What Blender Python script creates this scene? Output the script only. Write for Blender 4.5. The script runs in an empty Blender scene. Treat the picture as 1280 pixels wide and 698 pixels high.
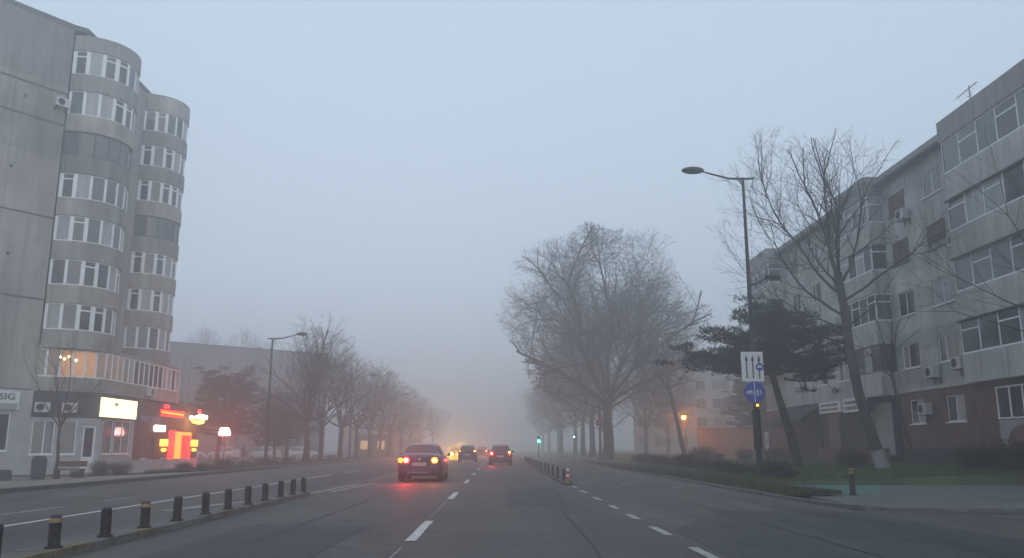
import bpy, math, random
import numpy as np
from mathutils import Vector, Matrix
R = math.radians
random.seed(7)
sc = bpy.context.scene
col = sc.collection

# ------------------------------------------------------------------ camera, world, sun, exposure
cam = bpy.data.cameras.new('camera')
camo = bpy.data.objects.new('camera', cam)
col.objects.link(camo)
cam.sensor_width = 36.0
cam.lens = 36.0 * 1040 / 1280
cam.clip_start = 0.1
cam.clip_end = 3000
camo.location = (0, 0, 1.25)
camo.rotation_euler = (R(90) + math.atan(211.5 / 1040), 0, -R(0.918))
sc.camera = camo

SKY_EL, SKY_ROT = R(22), R(150)
w = bpy.data.worlds.new('World')
sc.world = w
w.use_nodes = True
nt = w.node_tree
nt.nodes.clear()
out = nt.nodes.new('ShaderNodeOutputWorld')
bg = nt.nodes.new('ShaderNodeBackground')
sky = nt.nodes.new('ShaderNodeTexSky')
sky.sky_type = 'NISHITA'
sky.sun_disc = False
sky.sun_elevation = SKY_EL
sky.sun_rotation = SKY_ROT
hs = nt.nodes.new('ShaderNodeHueSaturation')
hs.inputs['Saturation'].default_value = 0.5
mx = nt.nodes.new('ShaderNodeMix')
mx.data_type = 'RGBA'
mx.inputs[0].default_value = 0.72          # overcast layer over the clear sky
mx.inputs[7].default_value = (5.65, 6.95, 8.4, 1)
nt.links.new(sky.outputs[0], hs.inputs['Color'])
nt.links.new(hs.outputs[0], mx.inputs[6])
nt.links.new(mx.outputs[2], bg.inputs['Color'])
bg.inputs['Strength'].default_value = 0.1
nt.links.new(bg.outputs[0], out.inputs[0])

sl = bpy.data.lights.new('sun', 'SUN')
sl.energy = 0.5
sl.angle = R(60)
sl.color = (1.0, 0.97, 0.93)
so = bpy.data.objects.new('sun', sl)
col.objects.link(so)
so.rotation_euler = (R(90) - SKY_EL, 0, R(180) - SKY_ROT)
so.location = (0, -20, 60)

sc.view_settings.view_transform = 'Standard'
sc.view_settings.look = 'None'
sc.view_settings.gamma = 1
sc.view_settings.use_curve_mapping = False
sc.view_settings.exposure = 0.33
sc.render.engine = 'CYCLES'
cy = sc.cycles
cy.use_denoising = True
try:
    cy.denoiser = 'OPENIMAGEDENOISE'
except Exception:
    pass
cy.max_bounces = 8
cy.diffuse_bounces = 3
cy.glossy_bounces = 2
cy.transmission_bounces = 2
cy.volume_bounces = 5
cy.sample_clamp_indirect = 25
cy.use_light_tree = True

# ------------------------------------------------------------------ materials
MATS = {}
def mat(name, c, rough=0.8, var=0.0, scale=1.0, spec=0.3, metal=0.0, bump=0.0, stain=0.0, streak=False, c2=None, coat=0.0, fine=0.0):
    m = bpy.data.materials.new(name)
    m.use_nodes = True
    n = m.node_tree
    b = n.nodes['Principled BSDF']
    b.inputs['Roughness'].default_value = rough
    b.inputs['Metallic'].default_value = metal
    b.inputs['Specular IOR Level'].default_value = spec
    b.inputs['Coat Weight'].default_value = coat
    b.inputs['Base Color'].default_value = (*c, 1)
    if var or stain or fine:
        geo = n.nodes.new('ShaderNodeNewGeometry')
        mp = n.nodes.new('ShaderNodeMapping')
        n.links.new(geo.outputs['Position'], mp.inputs['Vector'])
        if streak:
            mp.inputs['Scale'].default_value = (1, 1, 0.12)
        t = n.nodes.new('ShaderNodeTexNoise')
        t.inputs['Scale'].default_value = scale
        t.inputs['Detail'].default_value = 6
        t.inputs['Roughness'].default_value = 0.62
        n.links.new(mp.outputs[0], t.inputs['Vector'])
        rp = n.nodes.new('ShaderNodeValToRGB')
        rp.color_ramp.elements[0].position = 0.32
        rp.color_ramp.elements[1].position = 0.68
        a = c2 or tuple(x * (1 - var) for x in c)
        d = tuple(min(1, x * (1 + var * 0.6)) for x in c)
        rp.color_ramp.elements[0].color = (*a, 1)
        rp.color_ramp.elements[1].color = (*d, 1)
        n.links.new(t.outputs['Fac'], rp.inputs[0])
        last = rp.outputs[0]
        if stain:
            t2 = n.nodes.new('ShaderNodeTexNoise')
            t2.inputs['Scale'].default_value = scale * 0.28
            t2.inputs['Detail'].default_value = 8
            t2.inputs['Roughness'].default_value = 0.7
            mp2 = n.nodes.new('ShaderNodeMapping')
            mp2.inputs['Location'].default_value = (13, 7, 3)
            n.links.new(geo.outputs['Position'], mp2.inputs['Vector'])
            n.links.new(mp2.outputs[0], t2.inputs['Vector'])
            r2 = n.nodes.new('ShaderNodeValToRGB')
            r2.color_ramp.elements[0].position = 0.4
            r2.color_ramp.elements[1].position = 0.62
            r2.color_ramp.elements[0].color = (1 - stain, 1 - stain, 1 - stain, 1)
            r2.color_ramp.elements[1].color = (1, 1, 1, 1)
            n.links.new(t2.outputs['Fac'], r2.inputs[0])
            mm = n.nodes.new('ShaderNodeMix')
            mm.data_type = 'RGBA'
            mm.blend_type = 'MULTIPLY'
            mm.inputs[0].default_value = 1
            n.links.new(last, mm.inputs[6])
            n.links.new(r2.outputs[0], mm.inputs[7])
            last = mm.outputs[2]
        if streak:
            t5 = n.nodes.new('ShaderNodeTexNoise')
            t5.inputs['Scale'].default_value = 3.2
            t5.inputs['Detail'].default_value = 5
            t5.inputs['Roughness'].default_value = 0.7
            mp5 = n.nodes.new('ShaderNodeMapping')
            mp5.inputs['Scale'].default_value = (1, 1, 0.05)
            n.links.new(geo.outputs['Position'], mp5.inputs['Vector'])
            n.links.new(mp5.outputs[0], t5.inputs['Vector'])
            r5 = n.nodes.new('ShaderNodeValToRGB')
            r5.color_ramp.elements[0].position = 0.34
            r5.color_ramp.elements[1].position = 0.5
            r5.color_ramp.elements[0].color = (.62, .6, .58, 1)
            r5.color_ramp.elements[1].color = (1, 1, 1, 1)
            n.links.new(t5.outputs['Fac'], r5.inputs[0])
            m5 = n.nodes.new('ShaderNodeMix')
            m5.data_type = 'RGBA'
            m5.blend_type = 'MULTIPLY'
            m5.inputs[0].default_value = 0.8
            n.links.new(last, m5.inputs[6])
            n.links.new(r5.outputs[0], m5.inputs[7])
            last = m5.outputs[2]
        if fine:
            t3 = n.nodes.new('ShaderNodeTexNoise')
            t3.inputs['Scale'].default_value = 60
            t3.inputs['Detail'].default_value = 2
            n.links.new(geo.outputs['Position'], t3.inputs['Vector'])
            r3 = n.nodes.new('ShaderNodeMapRange')
            r3.inputs['From Min'].default_value = 0.3
            r3.inputs['From Max'].default_value = 0.7
            r3.inputs['To Min'].default_value = 1 - fine
            r3.inputs['To Max'].default_value = 1 + fine
            n.links.new(t3.outputs['Fac'], r3.inputs['Value'])
            m3 = n.nodes.new('ShaderNodeMix')
            m3.data_type = 'RGBA'
            m3.blend_type = 'MULTIPLY'
            m3.inputs[0].default_value = 1
            n.links.new(last, m3.inputs[6])
            n.links.new(r3.outputs[0], m3.inputs[7])
            last = m3.outputs[2]
        n.links.new(last, b.inputs['Base Color'])
        if bump:
            bp = n.nodes.new('ShaderNodeBump')
            bp.inputs['Strength'].default_value = bump
            bp.inputs['Distance'].default_value = 0.02
            n.links.new(t.outputs['Fac'], bp.inputs['Height'])
            n.links.new(bp.outputs[0], b.inputs['Normal'])
    MATS[name] = m
    return m

def emat(name, c, s, base=(0.2, 0.2, 0.2)):
    m = bpy.data.materials.new(name)
    m.use_nodes = True
    b = m.node_tree.nodes['Principled BSDF']
    b.inputs['Base Color'].default_value = (*base, 1)
    b.inputs['Emission Color'].default_value = (*c, 1)
    b.inputs['Emission Strength'].default_value = s
    MATS[name] = m
    return m

def brickmat(name, c1, c2, mortar):
    m = bpy.data.materials.new(name)
    m.use_nodes = True
    n = m.node_tree
    b = n.nodes['Principled BSDF']
    b.inputs['Roughness'].default_value = 0.9
    geo = n.nodes.new('ShaderNodeNewGeometry')
    sep = n.nodes.new('ShaderNodeSeparateXYZ')
    n.links.new(geo.outputs['Position'], sep.inputs[0])
    ad = n.nodes.new('ShaderNodeMath')
    ad.operation = 'ADD'
    n.links.new(sep.outputs[0], ad.inputs[0])
    n.links.new(sep.outputs[1], ad.inputs[1])
    cb = n.nodes.new('ShaderNodeCombineXYZ')
    n.links.new(ad.outputs[0], cb.inputs[0])
    n.links.new(sep.outputs[2], cb.inputs[1])
    br = n.nodes.new('ShaderNodeTexBrick')
    br.inputs['Scale'].default_value = 1
    br.inputs['Brick Width'].default_value = 0.25
    br.inputs['Row Height'].default_value = 0.075
    br.inputs['Mortar Size'].default_value = 0.008
    br.inputs['Color1'].default_value = (*c1, 1)
    br.inputs['Color2'].default_value = (*c2, 1)
    br.inputs['Mortar'].default_value = (*mortar, 1)
    n.links.new(cb.outputs[0], br.inputs['Vector'])
    t = n.nodes.new('ShaderNodeTexNoise')
    t.inputs['Scale'].default_value = 0.9
    t.inputs['Detail'].default_value = 6
    n.links.new(geo.outputs['Position'], t.inputs['Vector'])
    mr = n.nodes.new('ShaderNodeMapRange')
    mr.inputs['From Min'].default_value = 0.35
    mr.inputs['From Max'].default_value = 0.65
    mr.inputs['To Min'].default_value = 0.65
    mr.inputs['To Max'].default_value = 1.15
    n.links.new(t.outputs['Fac'], mr.inputs['Value'])
    mm = n.nodes.new('ShaderNodeMix')
    mm.data_type = 'RGBA'
    mm.blend_type = 'MULTIPLY'
    mm.inputs[0].default_value = 1
    n.links.new(br.outputs['Color'], mm.inputs[6])
    n.links.new(mr.outputs[0], mm.inputs[7])
    n.links.new(mm.outputs[2], b.inputs['Base Color'])
    MATS[name] = m
    return m

def panelmat(name, tones, z0, step, streak=0.25):
    """rendered wall whose horizontal storeys were painted in slightly different tones, with rain streaks"""
    m = mat(name, tones[0], 0.92, var=0.26, scale=0.7, stain=0.3, streak=True, fine=0.06)
    n = m.node_tree
    b = n.nodes['Principled BSDF']
    src = b.inputs['Base Color'].links[0].from_socket
    geo = [x for x in n.nodes if x.type == 'NEW_GEOMETRY'][0]
    sep = n.nodes.new('ShaderNodeSeparateXYZ')
    n.links.new(geo.outputs['Position'], sep.inputs[0])
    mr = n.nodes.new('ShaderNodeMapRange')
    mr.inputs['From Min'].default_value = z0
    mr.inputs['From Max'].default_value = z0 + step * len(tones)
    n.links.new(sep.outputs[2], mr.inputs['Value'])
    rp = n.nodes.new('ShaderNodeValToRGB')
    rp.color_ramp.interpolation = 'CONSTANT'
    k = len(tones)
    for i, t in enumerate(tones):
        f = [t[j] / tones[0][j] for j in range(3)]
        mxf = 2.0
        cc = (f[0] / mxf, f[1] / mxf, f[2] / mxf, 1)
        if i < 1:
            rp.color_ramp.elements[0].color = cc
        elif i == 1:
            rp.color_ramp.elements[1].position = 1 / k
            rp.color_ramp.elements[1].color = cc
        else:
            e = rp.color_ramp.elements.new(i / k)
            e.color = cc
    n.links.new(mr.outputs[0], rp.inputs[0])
    m1 = n.nodes.new('ShaderNodeMix')
    m1.data_type = 'RGBA'
    m1.blend_type = 'MULTIPLY'
    m1.inputs[0].default_value = 1
    n.links.new(src, m1.inputs[6])
    n.links.new(rp.outputs[0], m1.inputs[7])
    m2 = n.nodes.new('ShaderNodeMix')
    m2.data_type = 'RGBA'
    m2.blend_type = 'MULTIPLY'
    m2.inputs[0].default_value = 1
    m2.inputs[7].default_value = (2, 2, 2, 1)
    n.links.new(m1.outputs[2], m2.inputs[6])
    n.links.new(m2.outputs[2], b.inputs['Base Color'])
    return m

# asphalt with wheel tracks, patches and fine aggregate
def asphaltmat(name, base, tracks=True):
    m = bpy.data.materials.new(name)
    m.use_nodes = True
    n = m.node_tree
    b = n.nodes['Principled BSDF']
    b.inputs['Specular IOR Level'].default_value = 0.35
    geo = n.nodes.new('ShaderNodeNewGeometry')
    mp = n.nodes.new('ShaderNodeMapping')
    mp.inputs['Scale'].default_value = (1, 0.12, 1)
    n.links.new(geo.outputs['Position'], mp.inputs['Vector'])
    t = n.nodes.new('ShaderNodeTexNoise')
    t.inputs['Scale'].default_value = 0.75
    t.inputs['Detail'].default_value = 5
    n.links.new(mp.outputs[0], t.inputs['Vector'])
    t2 = n.nodes.new('ShaderNodeTexNoise')
    t2.inputs['Scale'].default_value = 45
    t2.inputs['Detail'].default_value = 3
    n.links.new(geo.outputs['Position'], t2.inputs['Vector'])
    t4 = n.nodes.new('ShaderNodeTexNoise')
    t4.inputs['Scale'].default_value = 0.35
    t4.inputs['Detail'].default_value = 7
    t4.inputs['Roughness'].default_value = 0.7
    n.links.new(geo.outputs['Position'], t4.inputs['Vector'])
    rp = n.nodes.new('ShaderNodeValToRGB')
    rp.color_ramp.elements[0].position = 0.3
    rp.color_ramp.elements[1].position = 0.7
    rp.color_ramp.elements[0].color = (*[x * 0.5 for x in base], 1)
    rp.color_ramp.elements[1].color = (base[0] * 1.42, base[1] * 1.36, base[2] * 1.26, 1)
    n.links.new(t.outputs['Fac'], rp.inputs[0])
    mr = n.nodes.new('ShaderNodeMapRange')
    mr.inputs['From Min'].default_value = 0.3
    mr.inputs['From Max'].default_value = 0.7
    mr.inputs['To Min'].default_value = 0.72
    mr.inputs['To Max'].default_value = 1.28
    n.links.new(t2.outputs['Fac'], mr.inputs['Value'])
    mr4 = n.nodes.new('ShaderNodeMapRange')
    mr4.inputs['From Min'].default_value = 0.35
    mr4.inputs['From Max'].default_value = 0.65
    mr4.inputs['To Min'].default_value = 0.82
    mr4.inputs['To Max'].default_value = 1.15
    n.links.new(t4.outputs['Fac'], mr4.inputs['Value'])
    mu = n.nodes.new('ShaderNodeMath')
    mu.operation = 'MULTIPLY'
    n.links.new(mr.outputs[0], mu.inputs[0])
    n.links.new(mr4.outputs[0], mu.inputs[1])
    mm = n.nodes.new('ShaderNodeMix')
    mm.data_type = 'RGBA'
    mm.blend_type = 'MULTIPLY'
    mm.inputs[0].default_value = 1
    n.links.new(rp.outputs[0], mm.inputs[6])
    n.links.new(mu.outputs[0], mm.inputs[7])
    vo = n.nodes.new('ShaderNodeTexVoronoi')
    vo.feature = 'DISTANCE_TO_EDGE'
    vo.inputs['Scale'].default_value = 0.28
    wn = n.nodes.new('ShaderNodeTexNoise')
    wn.inputs['Scale'].default_value = 1.3
    wn.inputs['Detail'].default_value = 5
    wa = n.nodes.new('ShaderNodeVectorMath')
    wa.operation = 'MULTIPLY_ADD'
    wa.inputs[1].default_value = (1.6, 1.6, 0)
    n.links.new(geo.outputs['Position'], wn.inputs['Vector'])
    n.links.new(wn.outputs['Color'], wa.inputs[0])
    n.links.new(geo.outputs['Position'], wa.inputs[2])
    n.links.new(wa.outputs[0], vo.inputs['Vector'])
    cr = n.nodes.new('ShaderNodeMapRange')
    cr.inputs['From Min'].default_value = 0.0
    cr.inputs['From Max'].default_value = 0.022
    cr.inputs['To Min'].default_value = 0.45
    cr.inputs['To Max'].default_value = 1.0
    n.links.new(vo.outputs['Distance'], cr.inputs['Value'])
    mc = n.nodes.new('ShaderNodeMix')
    mc.data_type = 'RGBA'
    mc.blend_type = 'MULTIPLY'
    mc.inputs[0].default_value = 0.7
    n.links.new(mm.outputs[2], mc.inputs[6])
    n.links.new(cr.outputs[0], mc.inputs[7])
    n.links.new(mc.outputs[2], b.inputs['Base Color'])
    rr = n.nodes.new('ShaderNodeMapRange')
    rr.inputs['To Min'].default_value = 0.5
    rr.inputs['To Max'].default_value = 0.85
    n.links.new(t.outputs['Fac'], rr.inputs['Value'])
    n.links.new(rr.outputs[0], b.inputs['Roughness'])
    bp = n.nodes.new('ShaderNodeBump')
    bp.inputs['Strength'].default_value = 0.35
    bp.inputs['Distance'].default_value = 0.01
    n.links.new(t2.outputs['Fac'], bp.inputs['Height'])
    n.links.new(bp.outputs[0], b.inputs['Normal'])
    MATS[name] = m
    return m

asphaltmat('asphalt', (0.068, 0.064, 0.061))
asphaltmat('asphalt_patch', (0.038, 0.040, 0.045))
mat('paint_mark', (0.52, 0.52, 0.5), 0.7, var=0.35, scale=9, fine=0.2)
mat('paint_dim', (0.36, 0.36, 0.34), 0.75, var=0.4, scale=7, fine=0.25)
mat('paint_worn', (0.3, 0.3, 0.29), 0.75, var=0.45, scale=5, fine=0.3)
mat('paint_yellow', (0.30, 0.26, 0.13), 0.75, var=0.5, scale=5, fine=0.3)
mat('teal_paint', (0.03, 0.15, 0.12), 0.7, var=0.35, scale=1.1, fine=0.25, c2=(0.1, 0.115, 0.11))
mat('tar_seam', (0.02, 0.02, 0.022), 0.5)
mat('kerb', (0.13, 0.128, 0.122), 0.9, var=0.35, scale=3, fine=0.15, bump=0.4)
mat('kerb_dark', (0.085, 0.082, 0.078), 0.9, var=0.4, scale=2, fine=0.2)
mat('kerb_ochre', (0.15, 0.12, 0.07), 0.85, var=0.5, scale=3, fine=0.2)
mat('pavement', (0.14, 0.138, 0.135), 0.9, var=0.25, scale=1.2, stain=0.2, fine=0.15, bump=0.3)
mat('pavement_pale', (0.22, 0.2, 0.175), 0.9, var=0.25, scale=1.2, stain=0.2, fine=0.15)
mat('soil', (0.055, 0.05, 0.04), 0.95, var=0.4, scale=0.6, stain=0.3, fine=0.3, c2=(0.035, 0.045, 0.022))
mat('lawn', (0.075, 0.1, 0.04), 0.95, var=0.35, scale=0.7, stain=0.25, fine=0.35, c2=(0.05, 0.05, 0.028), bump=0.6)
mat('grass_blade', (0.07, 0.115, 0.035), 0.9, var=0.4, scale=1.2)
mat('grass_dull', (0.075, 0.08, 0.045), 0.9, var=0.4, scale=1.2)

mat('conc', (0.34, 0.33, 0.31), 0.92, var=0.26, scale=0.9, stain=0.22, streak=True, fine=0.06)
mat('conc_bay', (0.36, 0.345, 0.32), 0.92, var=0.3, scale=0.9, stain=0.35, streak=True, fine=0.06)
mat('conc_bay_grey', (0.27, 0.265, 0.25), 0.92, var=0.3, scale=1.1, stain=0.3, streak=True, fine=0.06)
mat('conc_bay_cream', (0.42, 0.39, 0.34), 0.92, var=0.25, scale=1.1, stain=0.3, streak=True, fine=0.06)
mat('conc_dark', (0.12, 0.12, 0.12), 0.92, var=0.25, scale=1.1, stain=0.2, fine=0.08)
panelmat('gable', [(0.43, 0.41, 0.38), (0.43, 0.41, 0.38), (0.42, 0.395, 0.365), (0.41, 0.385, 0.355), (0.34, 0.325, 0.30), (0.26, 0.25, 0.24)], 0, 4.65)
panelmat('right_wall', [(0.5, 0.495, 0.48), (0.6, 0.59, 0.57), (0.46, 0.455, 0.44), (0.59, 0.58, 0.56), (0.47, 0.465, 0.45), (0.58, 0.57, 0.55), (0.48, 0.475, 0.46), (0.56, 0.55, 0.53), (0.48, 0.475, 0.46), (0.5, 0.49, 0.475), (0.42, 0.415, 0.405), (0.38, 0.375, 0.365)], 4.0, 1.0)
mat('right_bay', (0.54, 0.53, 0.505), 0.92, var=0.2, scale=0.9, stain=0.25, streak=True, fine=0.06)
mat('roof_band', (0.31, 0.305, 0.295), 0.92, var=0.2, scale=0.9, stain=0.2, streak=True, fine=0.06)
mat('shop_white', (0.42, 0.43, 0.45), 0.85, var=0.12, scale=1.2, stain=0.15, fine=0.04)
mat('shop_dark', (0.05, 0.05, 0.055), 0.8, var=0.2, scale=1.0)
mat('maroon', (0.09, 0.035, 0.035), 0.8, var=0.2, scale=1.5)
brickmat('brick', (0.19, 0.075, 0.06), (0.14, 0.06, 0.05), (0.16, 0.13, 0.12))
mat('plinth', (0.05, 0.052, 0.055), 0.9, var=0.3, scale=1.5)
mat('roofing', (0.06, 0.06, 0.062), 0.9, var=0.2, scale=1)
mat('frame_white', (0.78, 0.79, 0.8), 0.5, var=0.1, scale=3)
mat('frame_dark', (0.09, 0.08, 0.075), 0.6, var=0.2, scale=3)
mat('glass', (0.018, 0.02, 0.024), 0.05, var=0.5, scale=0.5, spec=0.8)
mat('glass_dull', (0.03, 0.033, 0.037), 0.6, var=0.5, scale=0.5)
mat('glass_mid', (0.09, 0.1, 0.105), 0.06, var=0.35, scale=0.9, spec=0.7)
mat('curtain', (0.33, 0.34, 0.345), 0.35, var=0.25, scale=4, streak=True, spec=0.5)
mat('curtain_warm', (0.3, 0.27, 0.23), 0.4, var=0.25, scale=4, streak=True, spec=0.5)
mat('shutter', (0.085, 0.045, 0.042), 0.7, var=0.2, scale=2)
mat('ac_white', (0.5, 0.5, 0.49), 0.5, var=0.15, scale=3)
mat('dark_metal', (0.028, 0.03, 0.034), 0.5, var=0.3, scale=3)
mat('grey_metal', (0.12, 0.125, 0.13), 0.5, var=0.2, scale=3, metal=0.3)
mat('black_rubber', (0.02, 0.02, 0.02), 0.85, var=0.2, scale=6)
mat('bollard_black', (0.03, 0.028, 0.03), 0.55, var=0.4, scale=8)
mat('band_gold', (0.33, 0.22, 0.12), 0.5, var=0.3, scale=12)
mat('bark', (0.035, 0.031, 0.029), 0.95, var=0.4, scale=5, fine=0.2, bump=0.6)
mat('bark_pale', (0.075, 0.07, 0.065), 0.95, var=0.4, scale=3, fine=0.2, bump=0.6)
mat('limewash', (0.3, 0.295, 0.28), 0.9, var=0.3, scale=6)
mat('twig', (0.03, 0.026, 0.025), 0.95)
mat('twig_red', (0.07, 0.05, 0.045), 0.95)
mat('needles', (0.024, 0.036, 0.026), 0.85, var=0.4, scale=1.6, c2=(0.008, 0.014, 0.011))
mat('needles_brown', (0.04, 0.034, 0.026), 0.85, var=0.4, scale=1.3)
mat('far_frame', (0.3, 0.3, 0.3), 0.7)
mat('shrub_leaf', (0.055, 0.06, 0.04), 0.9, var=0.4, scale=2, c2=(0.045, 0.033, 0.024))
mat('sign_white', (0.7, 0.7, 0.7), 0.4, var=0.06, scale=3)
mat('sign_black', (0.015, 0.015, 0.017), 0.5)
mat('sign_blue', (0.015, 0.05, 0.32), 0.4)
mat('sign_red', (0.5, 0.03, 0.035), 0.4)
mat('sign_text_grey', (0.1, 0.11, 0.14), 0.5)
mat('sign_purple', (0.16, 0.15, 0.4), 0.5)
mat('car_grey', (0.035, 0.04, 0.09), 0.35, spec=0.5, metal=0.3, coat=0.5)
mat('car_dark', (0.02, 0.022, 0.03), 0.35, spec=0.5, coat=0.5)
mat('car_maroon', (0.035, 0.018, 0.02), 0.35, spec=0.5, coat=0.5)
mat('car_white', (0.55, 0.54, 0.52), 0.35, spec=0.5, coat=0.4)
mat('car_trim', (0.012, 0.012, 0.013), 0.6)
mat('car_glass', (0.03, 0.035, 0.042), 0.08, spec=0.8)
mat('chrome', (0.6, 0.6, 0.62), 0.2, metal=1.0)
mat('plate', (0.6, 0.6, 0.57), 0.5)
mat('lens_red_off', (0.2, 0.01, 0.01), 0.2, spec=0.6)
mat('rim', (0.22, 0.22, 0.23), 0.35, metal=0.7)
mat('wood', (0.1, 0.06, 0.04), 0.8, var=0.3, scale=4)
mat('cloth_dark', (0.015, 0.015, 0.02), 0.9)
mat('skin', (0.3, 0.19, 0.14), 0.7)
mat('awning_green', (0.02, 0.05, 0.045), 0.8, var=0.2, scale=1)
mat('ochre_wall', (0.2, 0.14, 0.12), 0.9, var=0.2, scale=1, stain=0.15)
mat('far_wall', (0.36, 0.35, 0.335), 0.92, var=0.15, scale=0.5, stain=0.15)
mat('far_wall_brown', (0.15, 0.135, 0.135), 0.92, var=0.2, scale=0.4, stain=0.2)

emat('lens_red', (1.0, 0.012, 0.01), 14, (.3, .01, .01))
emat('lens_orange', (1.0, 0.2, 0.004), 7, (.4, .1, .01))
emat('lamp_brake', (1.0, 0.03, 0.010), 260)
emat('lamp_red', (1.0, 0.01, 0.01), 40)
emat('lamp_amber', (1.0, 0.26, 0.02), 70)
emat('lamp_amber_soft', (1.0, 0.22, 0.01), 10)
emat('lamp_head', (1.0, 0.5, 0.06), 2200)
emat('lamp_sodium', (1.0, 0.25, 0.004), 420)
emat('lamp_small', (1.0, 0.3, 0.02), 50)
emat('lamp_green', (0.01, 1.0, 0.38), 110)
emat('neon_red', (1.0, 0.002, 0.003), 8)
emat('neon_orange', (1.0, 0.22, 0.0), 2.4)
emat('neon_yellow', (1.0, 0.55, 0.03), 4)
emat('neon_dim', (1.0, 0.6, 0.5), 1.1)
emat('neon_door', (1.0, 0.04, 0.06), 0.35, (.3, .05, .05))
emat('neon_white', (1.0, 0.8, 0.62), 8)
emat('neon_pink', (1.0, 0.42, 0.34), 14)
emat('sign_lit', (1.0, 0.9, 0.5), 1.9)
emat('win_lit', (1.0, 0.42, 0.1), 0.38)
emat('win_lit_dim', (1.0, 0.5, 0.2), 0.09)
emat('bulb', (1.0, 0.6, 0.2), 14)
emat('far_lit', (1.0, 0.6, 0.18), 0.6)
emat('lamp_cool', (0.7, 0.85, 1.0), 15)

# ------------------------------------------------------------------ mesh helpers
class MB:
    def __init__(s):
        s.v = []
        s.f = []
    def quad(s, a, b, c, d):
        i = len(s.v)
        s.v += [tuple(a), tuple(b), tuple(c), tuple(d)]
        s.f.append((i, i + 1, i + 2, i + 3))
    def tri(s, a, b, c):
        i = len(s.v)
        s.v += [tuple(a), tuple(b), tuple(c)]
        s.f.append((i, i + 1, i + 2))
    def box(s, x0, x1, y0, y1, z0, z1):
        i = len(s.v)
        s.v += [(x0, y0, z0), (x1, y0, z0), (x1, y1, z0), (x0, y1, z0), (x0, y0, z1), (x1, y0, z1), (x1, y1, z1), (x0, y1, z1)]
        s.f += [tuple(i + k for k in q) for q in ((0, 3, 2, 1), (4, 5, 6, 7), (0, 1, 5, 4), (1, 2, 6, 5), (2, 3, 7, 6), (3, 0, 4, 7))]
    def prism(s, pts, z0, z1):
        """pts: 2D polygon (ccw), extruded; z0/z1 numbers"""
        n = len(pts)
        i = len(s.v)
        s.v += [(p[0], p[1], z0) for p in pts] + [(p[0], p[1], z1) for p in pts]
        s.f.append(tuple(i + k for k in reversed(range(n))))
        s.f.append(tuple(i + n + k for k in range(n)))
        for k in range(n):
            j = (k + 1) % n
            s.f.append((i + k, i + j, i + n + j, i + n + k))
    def band(s, pts, th, z0, z1, side=1):
        """solid strip following an open polyline; thickness goes to the left of travel times side"""
        P = [Vector((p[0], p[1])) for p in pts]
        inn = []
        for k in range(len(P)):
            d = Vector((0, 0))
            if k > 0: d += (P[k] - P[k - 1]).normalized()
            if k < len(P) - 1: d += (P[k + 1] - P[k]).normalized()
            d.normalize()
            inn.append(P[k] + Vector((-d.y, d.x)) * th * side)
        i = len(s.v)
        for a, b in zip(P, inn):
            s.v += [(a.x, a.y, z0), (a.x, a.y, z1), (b.x, b.y, z1), (b.x, b.y, z0)]
        for k in range(len(P) - 1):
            o = i + 4 * k
            for q in range(4):
                r = (q + 1) % 4
                s.f.append((o + q, o + r, o + 4 + r, o + 4 + q))
        s.f.append((i, i + 3, i + 2, i + 1))
        o = i + 4 * (len(P) - 1)
        s.f.append((o, o + 1, o + 2, o + 3))
    def tube(s, pts, rad, n=6, cap=True):
        P = [Vector(p) for p in pts]
        if not hasattr(rad, '__len__'):
            rad = [rad] * len(P)
        i0 = len(s.v)
        up = None
        for k, p in enumerate(P):
            if k == 0: d = P[1] - P[0]
            elif k == len(P) - 1: d = P[k] - P[k - 1]
            else: d = P[k + 1] - P[k - 1]
            if d.length < 1e-9: d = Vector((0, 0, 1))
            d.normalize()
            if up is None:
                up = Vector((1, 0, 0)) if abs(d.x) < 0.8 else Vector((0, 1, 0))
            a = (up - d * up.dot(d))
            if a.length < 1e-6: a = d.orthogonal()
            a.normalize()
            up = a
            b = d.cross(a)
            for q in range(n):
                t = 2 * math.pi * q / n
                s.v.append(tuple(p + (a * math.cos(t) + b * math.sin(t)) * rad[k]))
        for k in range(len(P) - 1):
            for q in range(n):
                r = (q + 1) % n
                o = i0 + k * n
                s.f.append((o + q, o + r, o + n + r, o + n + q))
        if cap:
            s.f.append(tuple(i0 + q for q in reversed(range(n))))
            o = i0 + (len(P) - 1) * n
            s.f.append(tuple(o + q for q in range(n)))
    def cyl(s, c, r, z0, z1, n=16, r2=None):
        s.tube([(c[0], c[1], z0), (c[0], c[1], z1)], [r, r if r2 is None else r2], n)
    def ball(s, c, rx, ry, rz, n=10, m=6):
        i = len(s.v)
        for a in range(m + 1):
            th = math.pi * a / m
            for b in range(n):
                ph = 2 * math.pi * b / n
                s.v.append((c[0] + rx * math.sin(th) * math.cos(ph), c[1] + ry * math.sin(th) * math.sin(ph), c[2] + rz * math.cos(th)))
        for a in range(m):
            for b in range(n):
                b2 = (b + 1) % n
                s.f.append((i + a * n + b, i + (a + 1) * n + b, i + (a + 1) * n + b2, i + a * n + b2))
    def disc(s, c, r, ax, th=0.01, n=24):
        a = Vector(ax).normalized()
        c = Vector(c)
        s.tube([c - a * th / 2, c + a * th / 2], r, n)
    def build(s, name, m, parent=None, smooth=False, world=True):
        me = bpy.data.meshes.new(name)
        v = s.v
        if parent is not None and world:
            off = wloc(parent)
            v = [(p[0] - off[0], p[1] - off[1], p[2] - off[2]) for p in v]
        me.from_pydata(v, [], s.f)
        me.materials.append(MATS[m] if isinstance(m, str) else m)
        if smooth:
            me.polygons.foreach_set('use_smooth', [True] * len(me.polygons))
        me.update()
        o = bpy.data.objects.new(name, me)
        col.objects.link(o)
        if parent is not None:
            o.parent = parent
        return o

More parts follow.
